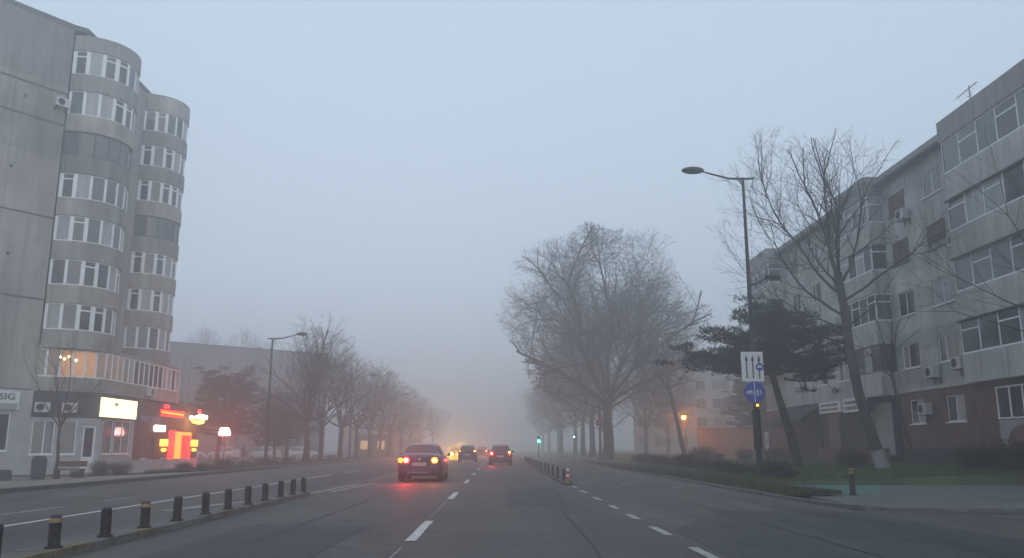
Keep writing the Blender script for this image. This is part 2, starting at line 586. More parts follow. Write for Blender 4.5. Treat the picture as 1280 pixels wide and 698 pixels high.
def wloc(o):
    x = y = z = 0.0
    while o is not None:
        x += o.location.x; y += o.location.y; z += o.location.z
        o = o.parent
    return (x, y, z)

def tag(o, label=None, cat=None, group=None, kind=None):
    if label: o['label'] = label
    if cat: o['category'] = cat
    if group: o['group'] = group
    if kind: o['kind'] = kind
    return o

def thing(name, loc, label, cat, group=None):
    o = bpy.data.objects.new(name, None)
    o.empty_display_size = 0.3
    col.objects.link(o)
    o.location = loc
    return tag(o, label, cat, group)

def struct(o):
    o['kind'] = 'structure'
    return o

KIDS = {}
def copy_tree(o, parent=None):
    c = o.copy()
    col.objects.link(c)
    if parent is not None:
        c.parent = parent
    for ch in list(o.children):
        copy_tree(ch, c)
    return c

def place(proto, used, loc, rz, label, s=1.0):
    """first call uses the prototype itself, later calls copy it with its parts"""
    o = proto if not used else copy_tree(proto)
    o.location = loc
    o.rotation_euler = (0, 0, rz)
    o.scale = (s, s, s) if not hasattr(s, '__len__') else s
    o['label'] = label
    return o

def text_mesh(txt, size, name, m, parent, origin, xdir, up=(0, 0, 1), depth=0.01, align='CENTER', shear=0.0, sx=1.0):
    cu = bpy.data.curves.new('lettering', 'FONT')
    cu.body = txt
    cu.size = size
    cu.align_x = align
    cu.align_y = 'CENTER'
    cu.extrude = depth
    cu.shear = shear
    cu.offset = size * 0.02
    cu.resolution_u = 2
    tmp = bpy.data.objects.new('lettering', cu)
    col.objects.link(tmp)
    dg = bpy.context.evaluated_depsgraph_get()
    me = bpy.data.meshes.new_from_object(tmp.evaluated_get(dg))
    bpy.data.objects.remove(tmp)
    x = Vector(xdir).normalized()
    u = Vector(up).normalized()
    nrm = x.cross(u)
    off = Vector(wloc(parent)) if parent is not None else Vector((0, 0, 0))
    M = Matrix(((x.x * sx, u.x, nrm.x, origin[0] - off.x), (x.y * sx, u.y, nrm.y, origin[1] - off.y), (x.z * sx, u.z, nrm.z, origin[2] - off.z), (0, 0, 0, 1)))
    me.transform(M)
    me.materials.clear()
    me.materials.append(MATS[m])
    o = bpy.data.objects.new(name, me)
    col.objects.link(o)
    if parent is not None:
        o.parent = parent
    return o

def lamp_light(parent, loc, c, power, r=.1, spot=None, aim=None):
    """the light a lit lamp or neon really throws, at the place of its glowing part"""
    l = bpy.data.lights.new('lamp_light', 'SPOT' if spot else 'POINT')
    l.energy = power; l.color = c; l.shadow_soft_size = r
    if spot:
        l.spot_size = spot; l.spot_blend = 1.0
    o = bpy.data.objects.new('lamp_light', l); col.objects.link(o)
    off = wloc(parent)
    o.parent = parent
    o.location = (loc[0] - off[0], loc[1] - off[1], loc[2] - off[2])
    if aim is not None:
        o.rotation_euler = Vector(aim).to_track_quat('-Z', 'Y').to_euler()
    return o

# ------------------------------------------------------------------ walls and windows
def uv3(P0, P1, u, z, d=0.0):
    """point on a facade running P0->P1 (2D); d = distance inward (to the left of travel)"""
    t = Vector((P1[0] - P0[0], P1[1] - P0[1])).normalized()
    n = Vector((-t.y, t.x))
    return (P0[0] + t.x * u + n.x * d, P0[1] + t.y * u + n.y * d, z)

def facade(mb, P0, P1, z0, z1, ops, depth=0.16):
    """wall sheet with real openings and reveals; outward side is on the right of travel"""
    L = math.dist(P0, P1)
    us = sorted(set([0, L] + [o[0] for o in ops] + [o[1] for o in ops]))
    zs = sorted(set([z0, z1] + [o[2] for o in ops] + [o[3] for o in ops]))
    us = [u for u in us if -1e-6 <= u <= L + 1e-6]
    q = lambda u, z, d=0: uv3(P0, P1, u, z, d)
    for a, b in zip(us[:-1], us[1:]):
        for c, d in zip(zs[:-1], zs[1:]):
            um, zm = (a + b) / 2, (c + d) / 2
            if any(o[0] < um < o[1] and o[2] < zm < o[3] for o in ops):
                continue
            mb.quad(q(a, c), q(b, c), q(b, d), q(a, d))
    for (a, b, c, d) in [o[:4] for o in ops]:
        mb.quad(q(a, c), q(a, c, depth), q(b, c, depth), q(b, c))
        mb.quad(q(a, d), q(b, d), q(b, d, depth), q(a, d, depth))
        mb.quad(q(a, c), q(a, d), q(a, d, depth), q(a, c, depth))
        mb.quad(q(b, c), q(b, c, depth), q(b, d, depth), q(b, d))

def fbox(mb, P0, P1, u0, u1, z0, z1, d0, d1):
    """box in facade coordinates, d measured inward (negative = proud of the wall)"""
    i = len(mb.v)
    mb.v += [uv3(P0, P1, u0, z0, d0), uv3(P0, P1, u1, z0, d0), uv3(P0, P1, u1, z0, d1), uv3(P0, P1, u0, z0, d1),
             uv3(P0, P1, u0, z1, d0), uv3(P0, P1, u1, z1, d0), uv3(P0, P1, u1, z1, d1), uv3(P0, P1, u0, z1, d1)]
    mb.f += [tuple(i + k for k in q) for q in ((0, 3, 2, 1), (4, 5, 6, 7), (0, 1, 5, 4), (1, 2, 6, 5), (2, 3, 7, 6), (3, 0, 4, 7))]

def window(parent, P0, P1, u0, u1, z0, z1, mull=(0.5,), transom=None, inset=0.09, fm='frame_white', pm='glass', sill=True, fw=0.06, curt=0.3, seed=None, pname='pane'):
    rnd = random.Random(seed if seed is not None else int((u0 * 131 + z0 * 977 + P0[0] * 17) * 10))
    m = MB()
    fbox(m, P0, P1, u0, u0 + fw, z0, z1, inset - .03, inset + .03)
    fbox(m, P0, P1, u1 - fw, u1, z0, z1, inset - .03, inset + .03)
    fbox(m, P0, P1, u0 + fw, u1 - fw, z0, z0 + fw, inset - .03, inset + .03)
    fbox(m, P0, P1, u0 + fw, u1 - fw, z1 - fw, z1, inset - .03, inset + .03)
    cuts = [u0] + [u0 + (u1 - u0) * f for f in mull] + [u1]
    for c in cuts[1:-1]:
        fbox(m, P0, P1, c - fw / 2, c + fw / 2, z0 + fw, z1 - fw, inset - .025, inset + .025)
    if transom:
        zt = z0 + (z1 - z0) * transom
        for a, b in zip(cuts[:-1], cuts[1:]):
            fbox(m, P0, P1, a + fw, b - fw, zt - fw / 2, zt + fw / 2, inset - .022, inset + .022)
    if sill:
        fbox(m, P0, P1, u0 - .06, u1 + .06, z0 - .06, z0 - .004, -.07, inset)
    f = m.build('window', fm, parent)
    ms = []
    for a, b in zip(cuts[:-1], cuts[1:]):
        ms.append(('curtain' if rnd.random() < .7 else 'curtain_warm') if rnd.random() < curt else pm)
    cc = [u0 + .01] + cuts[1:-1] + [u1 - .01]
    pane_strip([uv3(P0, P1, c, 0, inset)[:2] for c in cc], z0 + .01, z1 - .01, .012, ms, f, pname)
    return f

def pane_strip(pts, z0, z1, th, mats, parent, name='pane'):
    """one continuous glazed strip; each bay of it may show bare glass or a drawn curtain"""
    b = MB(); b.band(pts, th, z0, z1, 1)
    ms = sorted(set(mats))
    o = b.build(name, ms[0], parent)
    for m in ms[1:]: o.data.materials.append(MATS[m])
    idx = []
    for m in mats: idx += [ms.index(m)] * 4
    idx += [ms.index(mats[0]), ms.index(mats[-1])]
    o.data.polygons.foreach_set('material_index', idx)
    return o

def aircon(parent_label, P0, P1, u, z, label, group, s=1.0):
    """outdoor unit hung on brackets on a wall"""
    loc = uv3(P0, P1, u, z, 0)
    t = thing('air_conditioner', loc, label, 'air conditioner', group)
    m = MB(); fbox(m, P0, P1, u - .4 * s, u + .4 * s, z, z + .56 * s, -.42, -.1); m.build('casing', 'ac_white', t)
    m = MB()
    c = Vector(uv3(P0, P1, u - .1 * s, z + .28 * s, -.425)); n = Vector(uv3(P0, P1, u, z, -1)) - Vector(uv3(P0, P1, u, z, 0))
    m.disc(c, .21 * s, n, .02, 18); m.build('fan_grille', 'car_trim', t)
    for k in (-.3, .3):
        m = MB()
        fbox(m, P0, P1, u + k * s - .02, u + k * s + .02, z - .04, z - .004, -.42, -.04)
        fbox(m, P0, P1, u + k * s - .02, u + k * s + .02, z - .3, z - .004, -.04, 0)
        m.build('bracket', 'dark_metal', t)
    return t
# ------------------------------------------------------------------ ground, roads, pavements
def sheet(name, poly, m, nx=None):
    b = MB()
    b.v = [tuple(p) for p in poly]
    b.f = [tuple(range(len(poly)))]
    o = b.build(name, m)
    return struct(o)

def lawn_z(x):
    return 0.13 + 0.36 * min(1, max(0, (x - 8.5) / 11.5))

g = MB()
g.box(-600, 600, -80, 900, -1.2, -0.45)
struct(g.build('ground', 'soil'))
sheet('road', [(-13.9, -60, 0), (7.3, -60, 0), (7.3, 900, 0), (-13.9, 900, 0)], 'asphalt')
sheet('road_side_street', [(7.3, -60, 0.0), (80, -60, 0.0), (80, 16.2, 0.0), (7.3, 17.4, 0.0)], 'asphalt')
# darker resurfaced strips of the carriageway (each a sheet above the road)
sheet('asphalt_patch', [(2.72, 2, .004), (7.25, 2, .004), (7.25, 17, .004), (4.6, 17.5, .004), (2.72, 13.5, .004)], 'asphalt_patch')
sheet('asphalt_patch', [(-8.0, 26, .004), (-5.6, 26, .004), (-5.6, 62, .004), (-8.0, 62, .004)], 'asphalt_patch')

sheet('asphalt_patch', [(-4.2, 9.5, .004), (-2.2, 9.3, .004), (-2.1, 14.2, .004), (-4.1, 14.6, .004)], 'asphalt_patch')
sheet('asphalt_patch', [(.2, 19, .004), (1.7, 19.2, .004), (1.8, 27.5, .004), (.3, 27, .004)], 'asphalt_patch')
def tar(pts, wd=.03):
    g = MB()
    rnd = random.Random(len(pts))
    q = []
    for a, b in zip(pts[:-1], pts[1:]):
        k = 8
        for i in range(k):
            t = i / k
            q.append((a[0] + (b[0] - a[0]) * t + rnd.gauss(0, .03), a[1] + (b[1] - a[1]) * t))
    for a, b in zip(q[:-1], q[1:]):
        g.quad((a[0] - wd / 2, a[1], .0095), (a[0] + wd / 2, a[1], .0095), (b[0] + wd / 2, b[1], .0095), (b[0] - wd / 2, b[1], .0095))
    struct(g.build('tar_seam', 'tar_seam'))
tar([(-3.1, 5), (-3.3, 12), (-3.2, 22), (-3.4, 30)]); tar([(1.3, 4), (1.2, 10), (1.35, 19)], .02); tar([(4.3, 5), (4.5, 12), (4.4, 24), (4.6, 33)], .025); tar([(6.0, 15), (5.9, 22), (6.1, 30)], .02)
# left pavement falls gently away from the kerb towards the shops
g = MB()
ys = [-60, 46, 130]
def strip(mb, xs, zs, y0, y1):
    for a, b, c, d in zip(xs[:-1], xs[1:], zs[:-1], zs[1:]):
        mb.quad((a, y0, c), (b, y0, d), (b, y1, d), (a, y1, c))
strip(g, [-90, -22, -14.15], [-.27, -.25, .11], -60, 46)
struct(g.build('pavement', 'pavement_pale'))
g = MB()
strip(g, [-90, -22, -17.5, -14.15], [-.27, -.24, .06, .13], 46, 900)
struct(g.build('verge', 'soil'))
sheet('parking_lot', [(-60, 96, -.2), (-22.5, 96, -.2), (-22.5, 128, -.2), (-60, 128, -.2)], 'asphalt')
g = MB()
for y in range(-60, 900, 40):
    g.box(-14.15, -13.9, y, y + 39.99, -.3, .13)
struct(g.build('kerb', 'kerb_dark'))

# right side: raised pavement island, lawn rising to the building, verge along the avenue
g = MB()
xs = [8.4 + i for i in range(0, 13)] + [21.5, 60]
zs = [lawn_z(x) for x in xs]
strip(g, xs, zs, 28.2, 900)
for a_, b_, c_, d_ in zip(xs[:-1], xs[1:], zs[:-1], zs[1:]):
    g.quad((a_, 27.85 + .06 * math.sin(a_ * 2), .05), (b_, 27.85 + .06 * math.sin(b_ * 2), .05), (b_, 28.2, d_), (a_, 28.2, c_))
struct(g.build('lawn', 'lawn'))
g = MB()
g.prism([(7.55, 17.6), (8.3, 17.3), (60, 15.6), (60, 28.25), (8.35, 28.25)], -.3, .06)
struct(g.build('pavement', 'pavement'))
kp = [(7.3, 120), (7.3, 60), (7.2, 38), (7.15, 27), (7.15, 21.5), (7.35, 18.6), (7.95, 17.25), (9.2, 16.9), (60, 15.3)]
kp = [(8.3, 900), (8.3, 90), (7.9, 62), (7.35, 40), (7.1, 27), (7.1, 21.5), (7.3, 18.6), (7.9, 17.3), (9.4, 16.95), (60, 15.3)]
g = MB()
g.band(kp, .16, -.3, .075, 1)
struct(g.build('kerb', 'kerb'))
g = MB()
inner = [(8.5, 900), (8.5, 90), (8.1, 62), (7.55, 40), (7.3, 27), (7.3, 21.5)]
outer = [(8.6, 900), (8.6, 90), (8.6, 62), (8.6, 40), (8.6, 28.1), (8.6, 21.5)]
for k in range(5):
    a, b, c, d = inner[k], inner[k + 1], outer[k + 1], outer[k]
    g.quad((a[0], a[1], .07), (b[0], b[1], .07), (c[0], c[1], .115), (d[0], d[1], .115))
struct(g.build('verge', 'soil'))
sheet('bike_lane', [(8.75, 22.6, .066), (10.0, 22.3, .066), (12.6, 28.1, .066), (9.3, 28.1, .066)], 'teal_paint')

# the two kerbed medians carrying the bollards
g = MB()
rnd = random.Random(12)
y = -4.0
while y < 22.4:
    L = 1.0
    e = rnd.uniform(-.008, .008); zt = .10 + rnd.uniform(-.006, .006)
    g.prism([(-5.55 + e, y), (-5.06 + e, y), (-5.06 + e, y + L - .012), (-5.55 + e, y + L - .012)], -.1, zt)
    y += L
g.prism([(-5.55, y), (-5.06, y), (-5.06, 23.1), (-5.15, 23.4), (-5.3, 23.6), (-5.46, 23.4), (-5.55, 23.1)], -.1, .10)
g.box(-5.54, -5.07, -4, 23, -.1, .085)
struct(g.build('kerb_median', 'kerb'))
g = MB()
for y0, y1 in ((3, 7.5), (9.1, 10.9), (12.2, 12.8), (16, 16.4)):
    g.box(-5.22, -5.052, y0, y1, .05, .106)
struct(g.build('kerb_median_paint', 'kerb_ochre'))
g = MB()
g.prism([(2.28, 29.9), (2.45, 29.5), (2.62, 29.9), (2.62, 400), (2.28, 400)], -.1, .05)
struct(g.build('kerb_median', 'kerb_dark'))

# painted markings, all one group of structure sheets 4 mm above the asphalt
def dash(x0, y0, x1, y1, wd, m='paint_mark', z=.008, name='lane_marking'):
    d = Vector((x1 - x0, y1 - y0)).normalized()
    n = Vector((-d.y, d.x)) * wd / 2
    k = max(1, int(math.dist((x0, y0), (x1, y1)) / 1.0))
    g = MB()
    rnd = random.Random(int(x0 * 10 + y0 * 7))
    pts = []
    for i in range(k + 1):
        t = i / k
        e = rnd.uniform(-.006, .006)
        px, py = x0 + (x1 - x0) * t, y0 + (y1 - y0) * t
        pts.append(((px + n.x + e, py + n.y), (px - n.x + e, py - n.y)))
    for a, b in zip(pts[:-1], pts[1:]):
        g.quad((*a[1], z), (*b[1], z), (*b[0], z), (*a[0], z))
    return struct(g.build(name, m))
for k in range(14):
    y = 11.9 + k * 9.6
    dash(-1.2, y, -1.2 - 0.0, y + 3.2, .15)
dash(-1.27, 3, -1.24, 11.2, .025, 'paint_worn', .006, 'road_seam')
dash(-1.24, 15.6, -1.24, 21, .02, 'paint_worn', .006, 'road_seam')
# dashed line on the right towards the second median
for y, l in ((9.6, 1.5), (12.6, 1.35), (15.4, 1.1), (18.0, 1.1), (20.9, 1.35), (24.3, 1.6), (27.2, 1.5)):
    dash(2.5, y, 2.5 - .012 * l, y + l, .13, 'paint_dim')
# yellow-white hatching beyond the island tip and faint bus-lane text strokes
for (x, y) in ((3.0, 31.5), (3.6, 33.5), (4.3, 30.0), (5.1, 33.0)):
    dash(x, y, x + .45, y + .9, .22, 'paint_yellow')
for (x, y, l) in ((4.9, 30.6, .9), (5.6, 27.5, 1.0), (6.1, 30.4, .8)):
    dash(x, y, x + .5, y + l, .14, 'paint_worn')
dash(6.2, 36, 6.9, 62, .1, 'paint_worn')
dash(10.2, 15.3, 9.2, 15.9, .12, 'paint_worn'); dash(12.5, 14.9, 11.2, 15.2, .12, 'paint_worn'); dash(11.0, 13.4, 10.0, 14.1, .1, 'paint_worn')
# left carriageway
dash(-8.05, -5, -8.0, 41, .13)
for y in (44.5, 54, 64, 74):
    dash(-7.95, y, -7.95, y + 4, .12)
dash(-9.55, 15.3, -9.4, 18.8, .13, 'paint_worn')
dash(-9.5, 20.8, -9.4, 22.4, .13, 'paint_worn')
dash(-6.75, 17.6, -6.2, 19.8, .28, 'paint_worn')
dash(-6.2, 19.6, -5.9, 20.9, .18, 'paint_worn')
dash(-5.25, 24.2, -5.0, 30.5, .14, 'paint_worn')
dash(-4.85, 24.8, -4.55, 31.5, .14, 'paint_worn')
dash(-5.0, 33, -5.0, 60, .1, 'paint_worn')

# grass tufts on the lawn (nobody could count them)
def tufts(name, n, area, m, zf, h=(.05, .13), seed=1, dens=None):
    rnd = random.Random(seed)
    b = MB()
    k = 0
    while k < n:
        x = rnd.uniform(area[0], area[1]); y = area[2] + (area[3] - area[2]) * rnd.random() ** 1.6
        k += 1
        if dens and not dens(x, y): continue
        z = zf(x) - .005
        for q in range(3):
            a = rnd.uniform(0, 6.28); hh = rnd.uniform(*h); wd = .012 + .008 * rnd.random()
            dx, dy = math.cos(a) * wd, math.sin(a) * wd
            ox, oy = rnd.uniform(-.06, .06), rnd.uniform(-.06, .06)
            lx, ly = rnd.uniform(-.05, .05), rnd.uniform(-.05, .05)
            b.tri((x + ox - dx, y + oy - dy, z), (x + ox + dx, y + oy + dy, z), (x + ox + lx, y + oy + ly, z + hh))
    o = b.build(name, m)
    return tag(o, None, 'grass', None, 'stuff')
t = tufts('grass', 9000, (8.6, 20.0, 28.3, 60), 'grass_blade', lawn_z, seed=3)
t['label'] = 'short green grass on the lawn before the right apartment block'
t = tufts('grass', 6000, (7.35, 8.7, 21.6, 70), 'grass_dull', lambda x: .07 + max(0, x - 7.4) * .04, (.04, .13), seed=4)
t['label'] = 'ragged dull grass along the kerb of the right verge'
t = tufts('grass', 5000, (-19, -14.3, 46, 110), 'grass_dull', lambda x: -.02 + (x + 17.5) * .045 + .06, (.05, .2), seed=5)
t['label'] = 'ragged dull grass along the kerb under the left row of trees'

# ------------------------------------------------------------------ LEFT APARTMENT TOWER
LT = thing('apartment_tower', (-26.4, 52, -.3), 'tall grey nine storey tower with rounded glazed bays above the shops', 'apartment building')
A = (-27.0, 49.1); B = (-33.0, 41.0)
TOPL = 27.3
wl = MB()
# gable (camera side, oblique): travel from B to A keeps the outward side on the right
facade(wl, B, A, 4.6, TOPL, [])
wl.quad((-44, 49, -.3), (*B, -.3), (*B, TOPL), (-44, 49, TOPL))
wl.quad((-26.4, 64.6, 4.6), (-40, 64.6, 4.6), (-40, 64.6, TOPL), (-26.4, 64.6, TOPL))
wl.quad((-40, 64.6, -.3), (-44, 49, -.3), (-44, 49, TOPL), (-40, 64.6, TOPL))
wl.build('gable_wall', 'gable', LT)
FP0, FP1 = (-26.4, 49.6), (-26.4, 64.6)
centers = [8.95 + 2.7 * k for k in range(7)]
ops = [(6.2, 7.5, c - .7, c + .65) for c in centers]
wl = MB(); facade(wl, FP0, FP1, 4.6, TOPL, ops)
wl.build('street_wall', 'conc', LT)
rb = MB()
rb.prism([B, A, (-26.4, 49.6), (-26.4, 64.6), (-40, 64.6), (-44, 49)], TOPL, TOPL + .05)
rb.build('roof', 'roofing', LT)
rb = MB(); rb.band([B, A, (-26.38, 49.6), (-26.38, 64.6)], .2, TOPL + .05, TOPL + .35, 1)
rb.build('roof_parapet', 'conc_dark', LT)
for i, c in enumerate(centers):
    window(LT, FP0, FP1, 6.2, 7.5, c - .7, c + .65, mull=(.5,), pm='glass', seed=i, curt=.2)
# panel joints, as thin proud flashings across the gable
for i, z in enumerate((22.9, 20.85, 14.9, 9.9)):
    j = MB(); fbox(j, B, A, 0, math.dist(A, B) + .02, z - .05, z + .05, -.03, .01)
    j.build('joint_flashing', 'conc_dark', LT)
for i, (u, z) in enumerate(((7.6, 21.9), (7.3, 17.4), (6.9, 14.3), (7.7, 12.2), (6.4, 10.8), (5.2, 18.8))):
    j = MB(); fbox(j, B, A, u, u + .16, z, z + .16, -.02, .01); j.build('vent', 'car_trim', LT)

def arc(cx, cy, r, a0, a1, n):
    return [(cx + r * math.cos(R(a0 + (a1 - a0) * k / n)), cy + r * math.sin(R(a0 + (a1 - a0) * k / n))) for k in range(n + 1)]
def bay(cx, cy, r, a0, a1, top, tag_seed, n=9):
    fine = arc(cx, cy, r + .05, a0, a1, 24)
    fac = arc(cx, cy, r - .03, a0, a1, n)
    rnd = random.Random(tag_seed)
    for k, c in enumerate(centers):
        p = MB()
        zl = 7.05 if k == 0 else centers[k - 1] + .8
        p.band(fine, .14, zl, c - .8, 1)
        p.prism([(cx, cy)] + arc(cx, cy, r - .1, a0, a1, 24), zl + .06, zl + .26)
        p.build('balcony', rnd.choice(['conc_bay', 'conc_bay', 'conc_bay_grey', 'conc_bay_cream']), LT)
        # glazing band
        style = 'bare' if (k == 4 and tag_seed == 1) or (k == 3 and tag_seed == 5) else 'white'
        f = MB()
        z0, z1 = c - .8, c + .8
        g1, g2, g3 = MB(), MB(), MB()
        msl = []
        f.band(fac, .07, z0 + .004, z0 + .075, 1)
        f.band(fac, .07, z1 - .075, z1 - .004, 1)
        for i in range(n):
            P0, P1 = fac[i], fac[i + 1]
            L = math.dist(P0, P1)
            fw = .13 if style == 'white' else .05
            fbox(f, P0, P1, -.035, fw, z0 + .075, z1 - .075, -.012, .06)
            kind = rnd.random()
            if style == 'white' and kind < .35:     # opening sash with its own heavier frame
                fbox(f, P0, P1, fw, fw + .07, z0 + .075, z1 - .075, -.015, .05)
                fbox(f, P0, P1, L - .1, L - .035, z0 + .075, z1 - .075, -.015, .05)
                fbox(f, P0, P1, fw + .07, L - .1, z1 - .42, z1 - .34, -.015, .05)
            tgt = g1 if kind < .45 else (g2 if kind < .75 else g3)
            if style == 'bare': tgt = g1 if kind < .7 else g3
            msl.append('glass' if tgt is g1 else ('curtain' if tgt is g2 else 'glass_mid'))
        fbox(f, fac[-2], fac[-1], math.dist(fac[-2], fac[-1]) - .05, math.dist(fac[-2], fac[-1]), z0 + .075, z1 - .075, -.012, .06)
        fo = f.build('bay_window', 'frame_white' if style == 'white' else 'frame_dark', LT)
        pane_strip(arc(cx, cy, r - .05, a0, a1, n), z0 + .05, z1 - .05, .01, msl, fo)
    p = MB()
    zl = centers[-1] + .8
    p.band(fine, .16, zl, top, 1)
    p.prism([(cx, cy)] + arc(cx, cy, r - .1, a0, a1, 24), zl + .06, zl + .2)
    p.build('bay_cornice', 'conc_bay', LT)
bay(-26.75, 51.8, 2.6, -94, 80, 26.95, 1)
bay(-26.55, 61.0, 2.35, -86, 86, 27.25, 5)

# podium: first floor glazed band and shops
POD = [(-27.2, 49.0), (-24.75, 50.35), (-24.1, 51.6), (-24.1, 63.6)]
pb = MB()
pb.band(POD, .3, 4.55, 5.38, 1)
pb.band(POD, .3, 7.0, 7.1, 1)
pb.prism([POD[0], POD[1], POD[2], POD[3], (-26.4, 63.6), (-26.4, 49.6)], 7.1, 7.2)
pb.quad((-24.1, 63.6, 4.55), (-26.4, 63.6, 4.55), (-26.4, 63.6, 7.1), (-24.1, 63.6, 7.1))
pb.build('first_floor_wall', 'conc_bay', LT)
def ribbon(P0, P1, n, lits, z0=5.38, z1=7.0, seed=2):
    L = math.dist(P0, P1); rnd = random.Random(seed)
    for i in range(n):
        u0, u1 = L * i / n, L * (i + 1) / n
        m = MB()
        fbox(m, P0, P1, u0, u0 + .07, z0, z1, .03, .1); fbox(m, P0, P1, u1 - .07, u1, z0, z1, .03, .1)
        fbox(m, P0, P1, u0 + .07, u1 - .07, z0, z0 + .07, .03, .1); fbox(m, P0, P1, u0 + .07, u1 - .07, z1 - .07, z1, .03, .1)
        f = m.build('window', 'frame_white', LT)
        g = MB(); fbox(g, P0, P1, u0 + .02, u1 - .02, z0 + .02, z1 - .02, .06, .07)
        k = lits.get(i)
        g.build('pane', k or rnd.choice(['glass', 'glass_mid', 'curtain']), f)
ribbon(POD[0], POD[1], 4, {0: 'curtain_warm', 1: 'win_lit_dim', 2: 'win_lit', 3: 'win_lit'}, seed=4)
ribbon(POD[1], POD[2], 2, {0: 'win_lit', 1: 'win_lit_dim'})
ribbon(POD[2], POD[3], 15, {0: 'win_lit_dim', 1: 'win_lit_dim', 2: 'win_lit_dim', 3: 'curtain_warm'}, seed=6)
for i, (f, z) in enumerate(((.58, 6.45), (.8, 6.4), (.66, 6.6), (.5, 6.55))):
    b = MB(); p = uv3(POD[0], POD[1], f * math.dist(POD[0], POD[1]), z, .045); b.ball(p, .07, .03, .07); b.build('light_bulb', 'bulb', LT)

GS = MB()
facade(GS, B, A, -.5, 4.55, [(6.4, 9.0, 1.1, 3.2)])
GS.build('shop_side_wall', 'shop_white', LT)
window(LT, B, A, 6.4, 9.0, 1.1, 3.2, mull=(.5,), inset=.1, seed=3, curt=0)
p0, p1 = POD[0], POD[1]
L01 = math.dist(p0, p1)
def shopwall(P0, P1, ops, z0, z1, m):
    w_ = MB(); facade(w_, P0, P1, z0, z1, ops); return w_.build('shop_wall', m, LT)
shopwall(p0, p1, [(.35, 1.5, .9, 2.85), (1.75, 2.65, .9, 2.85)], -.5, 3.0, 'shop_white')
shopwall(p0, p1, [], 3.0, 4.55, 'shop_dark')
window(LT, p0, p1, .35, 1.5, .9, 2.85, mull=(.55,), seed=5, pm='glass_mid', curt=.4)
window(LT, p0, p1, 1.75, 2.65, .9, 2.85, mull=(), seed=6, pm='glass_mid', curt=0)
L12 = math.dist(POD[1], POD[2])
shopwall(POD[1], POD[2], [(.25, 1.15, -.1, 2.6)], -.5, 3.0, 'shop_white')
shopwall(POD[1], POD[2], [], 3.0, 4.55, 'shop_dark')
d = MB(); P0, P1 = POD[1], POD[2]
for a, b, c, e in ((.25, .4, -.1, 2.6), (1.0, 1.15, -.1, 2.6), (.4, 1.0, -.1, .75), (.4, 1.0, 2.45, 2.6)):
    fbox(d, P0, P1, a, b, c, e, .05, .11)
do = d.build('door', 'frame_white', LT)
d = MB(); fbox(d, P0, P1, .4, 1.0, .75, 2.45, .07, .085); d.build('pane', 'glass', do)
d = MB(); fbox(d, P0, P1, .43, .47, 1.0, 1.25, -.02, .05); d.build('handle', 'grey_metal', do)
# street side shop: big panes under the lit sign, then the maroon bar front
P0, P1 = POD[2], (-24.1, 56.3)
shopwall(P0, P1, [(.35, 1.7, .9, 2.95), (1.95, 4.2, .9, 2.95)], -.5, 3.05, 'shop_white')
shopwall(P0, P1, [], 3.05, 4.55, 'shop_dark')
window(LT, P0, P1, .35, 1.7, .9, 2.95, mull=(), seed=7, pm='glass_mid', curt=0)
window(LT, P0, P1, 1.95, 4.2, .9, 2.95, mull=(.5,), seed=8, pm='glass_mid', curt=.0)
P0, P1 = (-24.1, 56.3), (-24.1, 68.2)
shopwall(P0, P1, [(1.0, 3.4, .9, 2.2)], -.5, 4.4, 'maroon')
window(LT, P0, P1, 1.0, 3.4, .9, 2.2, mull=(.33, .66), fm='frame_dark', seed=9, curt=0, pm='glass_dull')
b = MB(); b.box(-30, -24.12, 63.62, 68.2, 4.4, 4.55); b.quad((-24.1, 68.2, -.5), (-30, 68.2, -.5), (-30, 68.2, 4.4), (-24.1, 68.2, 4.4))
b.build('annex_roof', 'shop_dark', LT)

# illuminated and painted signs on the tower (things that hang on it)
def boardsign(name, P0, P1, u0, u1, z0, z1, m, label, d0=-.14, cat='sign'):
    t = thing(name, uv3(P0, P1, (u0 + u1) / 2, z0, -.05), label, cat)
    b = MB(); fbox(b, P0, P1, u0, u1, z0, z1, d0, -.01); b.build('panel', m, t)
    return t
P0, P1 = B, A
t = boardsign('shop_sign', P0, P1, 6.3, 9.3, 3.38, 4.42, 'sign_white', 'white sign board with dark letters SIG at the left edge of the gable')
text_mesh('SIG', .52, 'lettering', 'sign_text_grey', t, uv3(P0, P1, 8.62, 4.1, -.15), (A[0] - B[0], A[1] - B[1], 0), sx=1.2)
b = MB(); fbox(b, P0, P1, 6.4, 9.2, 3.4, 3.74, -.148, -.141); b.build('lower_strip', 'curtain', t)
P0, P1 = POD[2], (-24.1, 56.3)
t = boardsign('lit_shop_sign', P0, P1, -.35, 4.55, 3.12, 4.28, 'sign_lit', 'bright yellow white illuminated sign over the corner shop window')
text_mesh('24H', .3, 'lettering', 'sign_text_grey', t, uv3(P0, P1, 1.5, 3.92, -.155), (0, 1, 0))
fr = MB()
fbox(fr, P0, P1, -.41, 4.61, 3.06, 3.115, -.16, -.01); fbox(fr, P0, P1, -.41, 4.61, 4.285, 4.34, -.16, -.01)
fr.build('frame', 'grey_metal', t)
P0, P1 = (-24.1, 56.3), (-24.1, 68.2)
t = thing('shop_sign', (-24.0, 58.3, 3.0), 'dim purple lettering on the dark fascia right of the lit sign', 'sign')
text_mesh('PRINT SHOP', .5, 'lettering', 'sign_purple', t, uv3(P0, P1, 2.5, 3.22, -.03), (0, 1, 0), sx=1.25)
b = MB(); fbox(b, P0, P1, .1, 5.0, 2.9, 3.55, -.018, -.002); b.build('panel', 'shop_dark', t)
t = thing('neon_sign', (-23.9, 62, 3.6), 'long orange neon bar between thin red lines above the bar entrance', 'neon sign')
b = MB(); b.tube([uv3(P0, P1, 4.1, 3.78, -.12), uv3(P0, P1, 8.1, 3.72, -.12)], .085, 8); b.build('tube', 'neon_orange', t)
